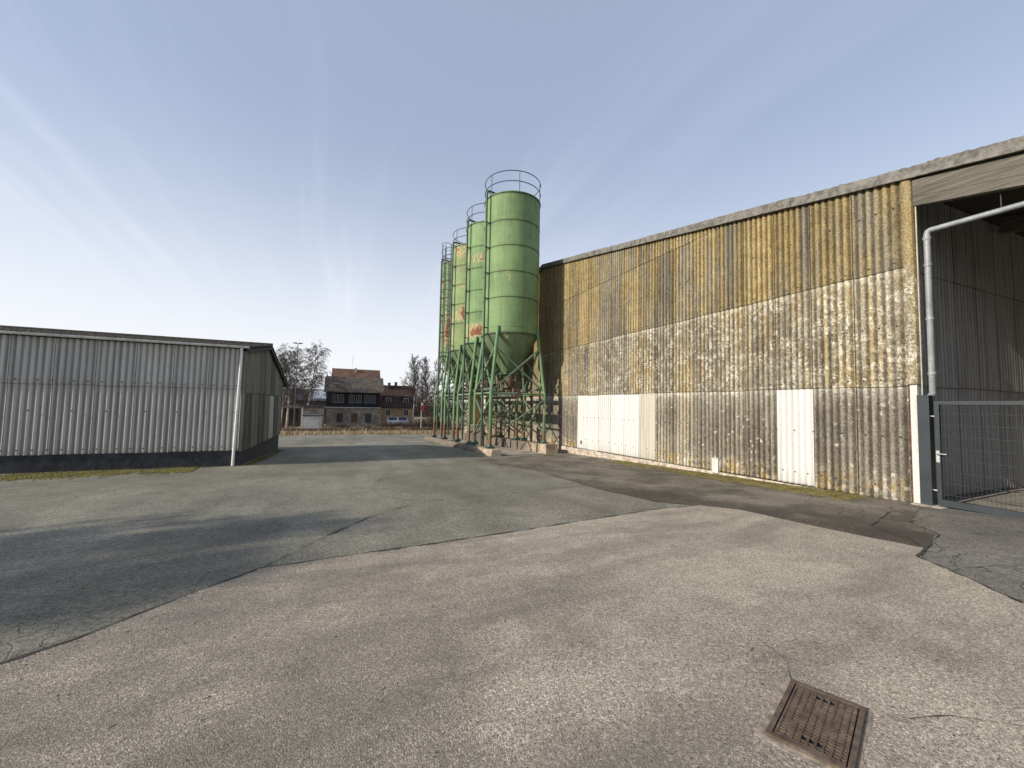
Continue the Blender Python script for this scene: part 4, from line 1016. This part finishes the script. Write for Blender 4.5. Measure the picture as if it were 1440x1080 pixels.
m = MB(); m.hexa([(-10.6,65.7,.553),(-6.4,65.7,.553),(-6.4,69.2,.9),(-10.6,69.2,.9)],[(-10.6,65.7,.65),(-6.4,65.7,.65),(-6.4,69.2,1.0),(-10.6,69.2,1.0)]); m.build('roof', M['brown_tile'], LS)
# --- cars
def car(x, y, mat, label, rz):
    root = thing('parked_car', (x, y, g(y)), label, 'car', 'cars parked by the yellow house')
    L, W = 4.0, 1.7
    prof = [(-2, .35), (-2, .8), (-1.85, .92), (-1.1, 1.0), (-.5, 1.42), (.9, 1.45), (1.6, 1.0), (1.95, .85), (2, .35)]
    z0 = g(y); m = MB(); vs = []
    for yy, ins in ((-W/2, 0), (W/2, 0)):
        for a, b in prof: vs.append((x+a, y+yy*(1 if b < 1.05 else .82), z0+b))
    n = len(prof); fs = [(i, i+1, n+i+1, n+i) for i in range(n-1)] + [(n-1, 0, n, 2*n-1), tuple(range(n-1, -1, -1)), tuple(range(n, 2*n))]
    m.add(vs, fs); m.build('body', mat, root)
    m = MB(); s = W/2*.80
    for q in (-1, 1):
        vs = [(x-.98, y+q*(W/2-.03), z0+1.02), (x+1.5, y+q*(W/2-.03), z0+1.02), (x+.85, y+q*(s-.03+.03), z0+1.38), (x-.48, y+q*(s), z0+1.38)]
        m.add([(a, b+q*.012, c) for a, b, c in vs] + [(a, b-q*.05, c) for a, b, c in vs], [(0,1,2,3), (4,7,6,5), (0,4,5,1), (1,5,6,2), (2,6,7,3), (3,7,4,0)])
    m.build('window', M['glass'], root)
    m = MB(); hw = W/2*.76
    m.hexa([(x-1.09, y-hw, z0+1.03), (x-1.09, y+hw, z0+1.03), (x-.56, y+hw*.95, z0+1.40), (x-.56, y-hw*.95, z0+1.40)][::-1], [(x-1.12, y-hw, z0+1.05), (x-1.12, y+hw, z0+1.05), (x-.59, y+hw*.95, z0+1.425), (x-.59, y-hw*.95, z0+1.425)][::-1]); m.build('windscreen', M['glass'], root)
    for q in (-1, 1): m = MB(); m.box((x-2.02, y+q*.62-.14, z0+.66), (x-1.98, y+q*.62+.14, z0+.8)); m.build('headlight', M['steel'], root)
    for a in (-1.25, 1.25):
        for q in (-1, 1):
            m = MB(); m.tube([(x+a, y+q*(W/2-.12), z0+.32), (x+a, y+q*(W/2+.02), z0+.32)], .32, 16); w = m.build('wheel', M['tyre'], root, True)
            m = MB(); m.tube([(x+a, y+q*(W/2+.021), z0+.32), (x+a, y+q*(W/2+.03), z0+.32)], .19, 12); m.build('rim', M['steel'], w, True)
    return root
car(6.8, 66.5, M['car_white'], 'white car parked nearest to the slate house', 0).rotation_euler.z = rad(86)
car(8.45, 67.2, M['car_grey'], 'silver car parked right of the white car', 0).rotation_euler.z = rad(86)
# --- tall pole with a two-armed lamp head
lamp = thing('street_lamp', (-5.4, 50, g(50)), 'tall slim lamp pole with a flat double head rising among birches', 'street lamp')
m = MB(); m.tube([(-5.4, 50, g(50)), (-5.4, 50, 8.15)], [.07, .035], 8); m.build('pole', M['dark_clad'], lamp, True)
for sg in (-1, 1):
    m = MB(); m.hexa([(-5.4+sg*.08, 49.85, 8.1), (-5.4+sg*.48, 49.85, 8.14), (-5.4+sg*.48, 50.15, 8.14), (-5.4+sg*.08, 50.15, 8.1)], [(-5.4+sg*.08, 49.85, 8.22), (-5.4+sg*.48, 49.85, 8.2), (-5.4+sg*.48, 50.15, 8.2), (-5.4+sg*.08, 50.15, 8.22)])
    m.build('lamp_head', M['dark_clad'], lamp)
# --- railway line with signal
TR = thing('railway_track', (0, 46.5, g(46.5)), 'rusty railway track crossing the dry grass behind the yard', 'railway track')
m = MB(); m.hexa([(-70, 45.2, g(45.2)-.1), (70, 45.2, g(45.2)-.1), (70, 48, g(48)-.1), (-70, 48, g(48)-.1)], [(-70, 45.6, g(45.2)+.1), (70, 45.6, g(45.2)+.1), (70, 47.6, g(45.2)+.1), (-70, 47.6, g(45.2)+.1)]); m.build('ballast', M['ballast'], TR)
for y in (45.95, 47.35): m = MB(); m.box((-70, y-.04, g(45.2)+.11), (70, y+.04, g(45.2)+.27)); m.build('rail', M['rust_rail'], TR)
m = MB()
for i in range(100): x = -35 + i*.7; m.box((x, 45.6, g(45.2)+.04), (x+.25, 47.7, g(45.2)+.108))
m.build('sleeper', M['board_dark'], TR)['kind'] = 'stuff'
SG = thing('railway_signal', (8.4, 48.6, g(48.6)), 'small railway signal post with a red board and white top near the silos', 'signal')
m = MB(); m.tube([(8.3, 48.6, g(48.6)), (8.3, 48.6, 1.8)], .035, 8); m.build('post', M['frame_w'], SG)
m = MB(); m.box((8.2, 48.5, .8), (8.6, 48.54, 1.4)); m.build('board', M['red'], SG)
m = MB(); m.box((8.25, 48.5, 1.45), (8.5, 48.54, 1.72)); m.build('top_plate', M['frame_w'], SG)
m = MB(); m.beam((7.6, 48.6, -.1), (8.9, 48.6, -.1), .06, .12); m.build('cross_bar', M['frame_w'], SG)

# --- bare trees
def bare_tree(name, x, y, h, label, seed, bark, twig, group, droop=0., spread=.45, lean=0., n1=26, n2=9, n3=7, trunk_r=.13, low=.3, tw=.011, up=.6):
    r = random.Random(seed); z0 = g(y)-.1
    root = thing(name, (x, y, z0), label, 'tree', group)
    t = MB(); c = MB()
    pts = []; ang = r.random()*6
    for i in range(9):
        f = i/8; pts.append(Vector((x + lean*h*f + .02*h*math.sin(f*4+ang)*f, y + .015*h*math.cos(f*5+ang)*f, z0 + h*.93*f)))
    t.tube(pts, [trunk_r*(1-.92*i/8) for i in range(9)], 8)
    def at(f): q = f*8; i = min(7, int(q)); return pts[i].lerp(pts[i+1], q-i)
    for b in range(n1):
        f = low + (1-low)*(b+r.random())/n1*.98; a = b*2.4 + r.uniform(-.4, .4); p = at(min(f, .999))
        L = h*spread*((1.08-f)**.7 if not droop else .38+.62*(1-f)**.8) * r.uniform(.65, 1.1); el = rad(r.uniform(25, 65))*up/.6
        d = Vector((math.cos(a)*math.cos(el), math.sin(a)*math.cos(el), math.sin(el)))
        bp = [p.copy()]; rr0 = max(.012, trunk_r*.33*(1-f*.75))
        for k in range(5):
            d = (d + Vector((r.gauss(0, .12), r.gauss(0, .12), r.gauss(0, .08) + (.10 - droop*.30*(k/3.))))).normalized(); bp.append(bp[-1] + d*L/5)
        c.tube(bp, [rr0*(1-.8*k/5) for k in range(6)], 4, False)
        for s in range(n2):
            q = .2 + .8*(s+r.random())/n2; i = min(4, int(q*5)); sp = bp[i].lerp(bp[i+1], q*5-i)
            d2 = (bp[i+1]-bp[i]).normalized(); d2 = (d2 + Vector((r.gauss(0, .6), r.gauss(0, .6), r.gauss(.1, .4)-droop*.5))).normalized(); L2 = L*r.uniform(.22, .45)
            q2 = [sp.copy()]
            for k in range(3):
                d2 = (d2 + Vector((r.gauss(0, .12), r.gauss(0, .12), r.gauss(0, .1)-droop*.65))).normalized(); q2.append(q2[-1] + d2*L2/3)
            c.tube(q2, [tw*1.5, tw*1.2, tw, tw*.5], 3, False)
            for u in range(n3):
                i = r.randrange(3); sp2 = q2[i].lerp(q2[i+1], r.random())
                d3 = ((q2[i+1]-q2[i]).normalized() + Vector((r.gauss(0, .55), r.gauss(0, .55), r.gauss(.05, .4)-droop*1.1))).normalized(); L3 = L2*r.uniform(.35, .8)
                m1 = sp2 + d3*L3*.5; d3 = (d3 + Vector((0, 0, -droop*.8))).normalized()
                c.tube([sp2, m1, m1 + d3*L3*.5], [tw*.8, tw*.65, tw*.35], 3, False)
    t.build('trunk', bark, root, True); c.build('crown', twig, root)
    return root
GB = 'bare birches beside the shed'
bare_tree('birch_tree', -7.0, 57, 10.6, 'tall bare birch with hanging twigs right behind the shed gable', 21, M['birch_bark'], M['twig'], GB, droop=.5, spread=.36, lean=.02, n1=46, n2=11, n3=11, tw=.012, trunk_r=.15, low=.24)
bare_tree('birch_tree', -5.3, 60, 11.6, 'leaning bare birch with a white trunk beside the brick shed', 22, M['birch_bark'], M['twig'], GB, droop=.52, spread=.34, lean=.10, n1=46, n2=11, n3=11, tw=.012, trunk_r=.15, low=.3)
bare_tree('birch_tree', -8.4, 63, 11.0, 'bare birch partly hidden by the shed gable', 23, M['birch_bark'], M['twig'], GB, droop=.5, spread=.36, lean=.03, n1=42, n2=11, n3=11, tw=.012, low=.24)
GT = 'bare trees right of the yellow house'
bare_tree('bare_tree', 9.2, 61, 11.6, 'slender bare tree with a pale trunk left of the silo legs', 31, M['birch_bark'], M['twig'], GT, spread=.30, n1=44, n2=10, n3=9, tw=.014, trunk_r=.11, low=.32, up=.75)
bare_tree('bare_tree', 11.2, 63, 11.4, 'dense grey bare tree just behind the farthest silo', 32, M['bark'], M['shrubtwig'], GT, spread=.36, n1=44, n2=10, n3=9, tw=.014, low=.2, up=.7)
bare_tree('bare_tree', 13.6, 66, 11.8, 'bare tree hidden behind the silo legs', 33, M['bark'], M['shrubtwig'], GT, spread=.3, n1=30, tw=.014, low=.2, up=.7)
# scrub: dry grass along the verge, brown bushes, far wood
m = MB(); r = random.Random(77)
for _ in range(26000):
    y = 40.1 + 21*r.random()**1.5; x = r.uniform(-24, 26)
    if 45.3 < y < 47.9 and r.random() < .9: continue
    if mnoise.noise(Vector((x*.35, y*.35, 0))) + r.uniform(-.5, .5) < -.15: continue
    h = r.uniform(.15, .5)*(1+.9*max(0, mnoise.noise(Vector((x*.5, y*.5, 4))))); a = r.random()*6.28; w = r.uniform(.015, .04); b = r.gauss(0, .16); e = r.gauss(0, .16); z = g(y)-.05
    m.add([(x-w*math.cos(a), y-w*math.sin(a), z), (x+w*math.cos(a), y+w*math.sin(a), z), (x+b, y+e, z+h)], [(0,1,2)])
o = m.build('dry_grass', M['grass']); o['kind'] = 'stuff'; tag(o, 'dry straw coloured grass along the far edge of the yard', 'grass')
def bush(x, y, h, w, seed, n=420, mat='shrubtwig', label='', name='bare_bush'):
    r = random.Random(seed); m = MB(); z0 = g(y)-.05
    for _ in range(n):
        a = r.random()*6.28; rr = w*.35*r.random(); p = Vector((x+rr*math.cos(a), y+rr*math.sin(a), z0)); d = Vector((r.gauss(0, .45), r.gauss(0, .45), 1)).normalized(); L = h*r.uniform(.4, 1.05)
        q = [p]
        for k in range(3): d = (d+Vector((r.gauss(0, .22), r.gauss(0, .22), r.gauss(0, .1)))).normalized(); q.append(q[-1]+d*L/3)
        m.tube(q, [.013, .011, .009, .004], 3, False)
    o = m.build(name, M[mat]); tag(o, label, 'bush', 'bare bushes in the dry grass')
bush(5.2, 55, 1.2, 3.2, 1, label='low brown bush in front of the stone wall corner')
bush(9.6, 56, 1.9, 4.0, 2, 500, label='brown bush below the slender pale tree')
bush(12.2, 56, 3.4, 4.6, 3, 700, label='tall brown thicket behind the red signal board')
bush(-7.9, 54, 1.2, 3.6, 4, label='brown bush left of the pale garage')
bush(-.5, 57, .8, 3.6, 5, 300, label='low dry bush beneath the boarded windows')
bush(2.6, 53, .7, 3.0, 6, 300, label='low dry bush in the middle of the grass verge')
bush(-11, 60, 4, 5, 7, 600, label='tall thicket behind the shed')
bush(7.2, 61.5, 1.0, 3.4, 9, 500, label='brown scrub hiding the lower half of the parked cars')
bush(7.4, 52, 1.3, 2.4, 8, 300, label='brown weeds in front of the parked cars')
m = MB(); r = random.Random(5)
for _ in range(9000):
    x = r.uniform(-150, 170); y = 125 + r.random()*25
    hh = 8.0 + 3.5*mnoise.noise(Vector((x*.03, 0, 0))) + 1.5*mnoise.noise(Vector((x*.2, 1, 0))); z = g(y); L = hh*r.uniform(.5, 1)
    d = Vector((r.gauss(0, .22), r.gauss(0, .22), 1)).normalized(); m.tube([(x, y, z), (x+d.x*L*.5, y+d.y*L*.5, z+L*.55), (x+d.x*L*1.3, y, z+L)], [.09, .06, .02], 3, False)
    for k in range(3):
        q = Vector((x, y, z)) + Vector((d.x, d.y, 1))*L*r.uniform(.4, .9); e = Vector((r.gauss(0, .8), r.gauss(0, .3), .8)); m.tube([q, q+e*L*.16], [.04, .015], 3, False)
o = m.build('far_wood', M['shrubtwig']); o['kind'] = 'stuff'; tag(o, 'far brown leafless wood along the horizon', 'wood')
# leafless tree at the left edge of the yard, outside the picture; its soft shade lies across the asphalt
bare_tree('bare_tree', -26.0, 5.0, 12.8, 'leafless tree at the left edge of the yard, farther of two', 51, M['bark'], M['twig'], None, spread=.36, n1=50, n2=12, n3=10, tw=.022, low=.4, up=.7, trunk_r=.2)
bare_tree('bare_tree', -25.5, 3.9, 12.0, 'unseen leafless tree beside the first, added to widen its shade', 52, M['bark'], M['twig'], None, spread=.36, n1=46, n2=12, n3=10, tw=.022, low=.45, up=.7, trunk_r=.2)  # second tree, out of view, added to broaden the soft shade

# ================================================================== LIGHT, SKY, CAMERA
EL = rad(25); TH = rad(3)           # low sun from the left, almost along +X
sd = Vector((math.cos(TH)*math.cos(EL), math.sin(TH)*math.cos(EL), -math.sin(EL)))
L = bpy.data.lights.new('sun', 'SUN'); L.energy = 5.0; L.angle = rad(.53); L.color = (1, .905, .775)
so = bpy.data.objects.new('sun', L); col.objects.link(so); so.rotation_euler = sd.to_track_quat('-Z', 'Y').to_euler(); so.location = (-20, 0, 30)
w = bpy.data.worlds.new('World'); scene.world = w; w.use_nodes = True; t = w.node_tree
bg = t.nodes['Background']; sky = t.nodes.new('ShaderNodeTexSky'); sky.sky_type = 'NISHITA'; sky.sun_disc = False
sky.sun_elevation = EL; sky.sun_rotation = math.atan2(-sd.x, -sd.y) % (2*math.pi); sky.altitude = 200; sky.air_density = 1.0; sky.dust_density = 1.0; sky.ozone_density = 2.2
class WN(NT):
    def __init__(s, tree): s.t = tree; s.geo = None
q = WN(t); tc = t.nodes.new('ShaderNodeTexCoord'); sep = t.nodes.new('ShaderNodeSeparateXYZ'); t.links.new(tc.outputs['Generated'], sep.inputs[0])
zz = q.ma('ADD', q.ma('MAXIMUM', sep.outputs[2], 0.), .16)
cmb = t.nodes.new('ShaderNodeCombineXYZ'); q.put(cmb.inputs[0], q.ma('DIVIDE', sep.outputs[0], zz)); q.put(cmb.inputs[1], q.ma('DIVIDE', sep.outputs[1], zz))
pv = cmb.outputs[0]
wv = q.warp(.5, .35, q.warp(2.2, .06, pv))
n1 = q.noise(1, 6, .55, q.map((1.5, .10, 1), (0, 0, rad(14)), wv)); n2 = q.noise(1, 7, .6, q.map((4.2, .22, 1), (0, 0, rad(15)), wv)); n3 = q.noise(.32, 3, .5, pv)
ci = q.ma('MULTIPLY', q.ss(q.ma('ADD', q.ma('MULTIPLY', n1, .65), q.ma('MULTIPLY', n2, .35)), .44, .64), q.ma('MULTIPLY', q.ss(n3, .3, .65, .3, 1), q.ss(sep.outputs[0], .55, -.1, .35, 1)))
low = q.ss(sep.outputs[2], .60, -.08)
ci = q.ma('MINIMUM', q.ma('ADD', q.ma('ADD', q.ma('MULTIPLY', q.ma('MULTIPLY', ci, .62), q.ss(sep.outputs[2], .12, .42)), .44), q.ma('MULTIPLY', low, .62)), .94)
# thin cloud veil lit by the sun: whitens and lifts the blue sky
lum = q.ma('ADD', q.ma('MULTIPLY', q.ss(sep.outputs[2], .0, .6), -.6), 8.5)
veil = t.nodes.new('ShaderNodeCombineColor'); q.put(veil.inputs[0], q.ma('MULTIPLY', lum, q.ss(sep.outputs[2], .0, .65, .96, .76))); q.put(veil.inputs[1], q.ma('MULTIPLY', lum, q.ss(sep.outputs[2], .0, .65, .975, .87))); q.put(veil.inputs[2], q.ma('MULTIPLY', lum, q.ss(sep.outputs[2], .0, .65, 1.0, 1.10)))
fin = q.mix(ci, sky.outputs[0], veil.outputs[0])
t.links.new(fin, bg.inputs['Color']); bg.inputs['Strength'].default_value = .11

cam = bpy.data.cameras.new('camera'); co = bpy.data.objects.new('camera', cam); col.objects.link(co)
F, PI_, RO, AZ = 556., rad(3.1), rad(1.1), rad(22.5)
cam.sensor_width = 36; cam.lens = 36*F/1440; cam.clip_end = 3000; cam.clip_start = .05
fwd = Vector((math.sin(AZ)*math.cos(PI_), math.cos(AZ)*math.cos(PI_), math.sin(PI_))); rt = Vector((math.cos(AZ), -math.sin(AZ), 0)); up = rt.cross(fwd)
Rr = rt*math.cos(RO) + up*math.sin(RO); Uu = -rt*math.sin(RO) + up*math.cos(RO)
mx = Matrix((Rr, Uu, -fwd)).transposed().to_4x4(); mx.translation = (0, 0, 1.65); co.matrix_world = mx
scene.camera = co
vs_ = scene.view_settings; vs_.view_transform = 'Standard'; vs_.look = 'None'; vs_.exposure = .12; vs_.gamma = 1
scene.render.engine = 'CYCLES'
scene.cycles.max_bounces = 6
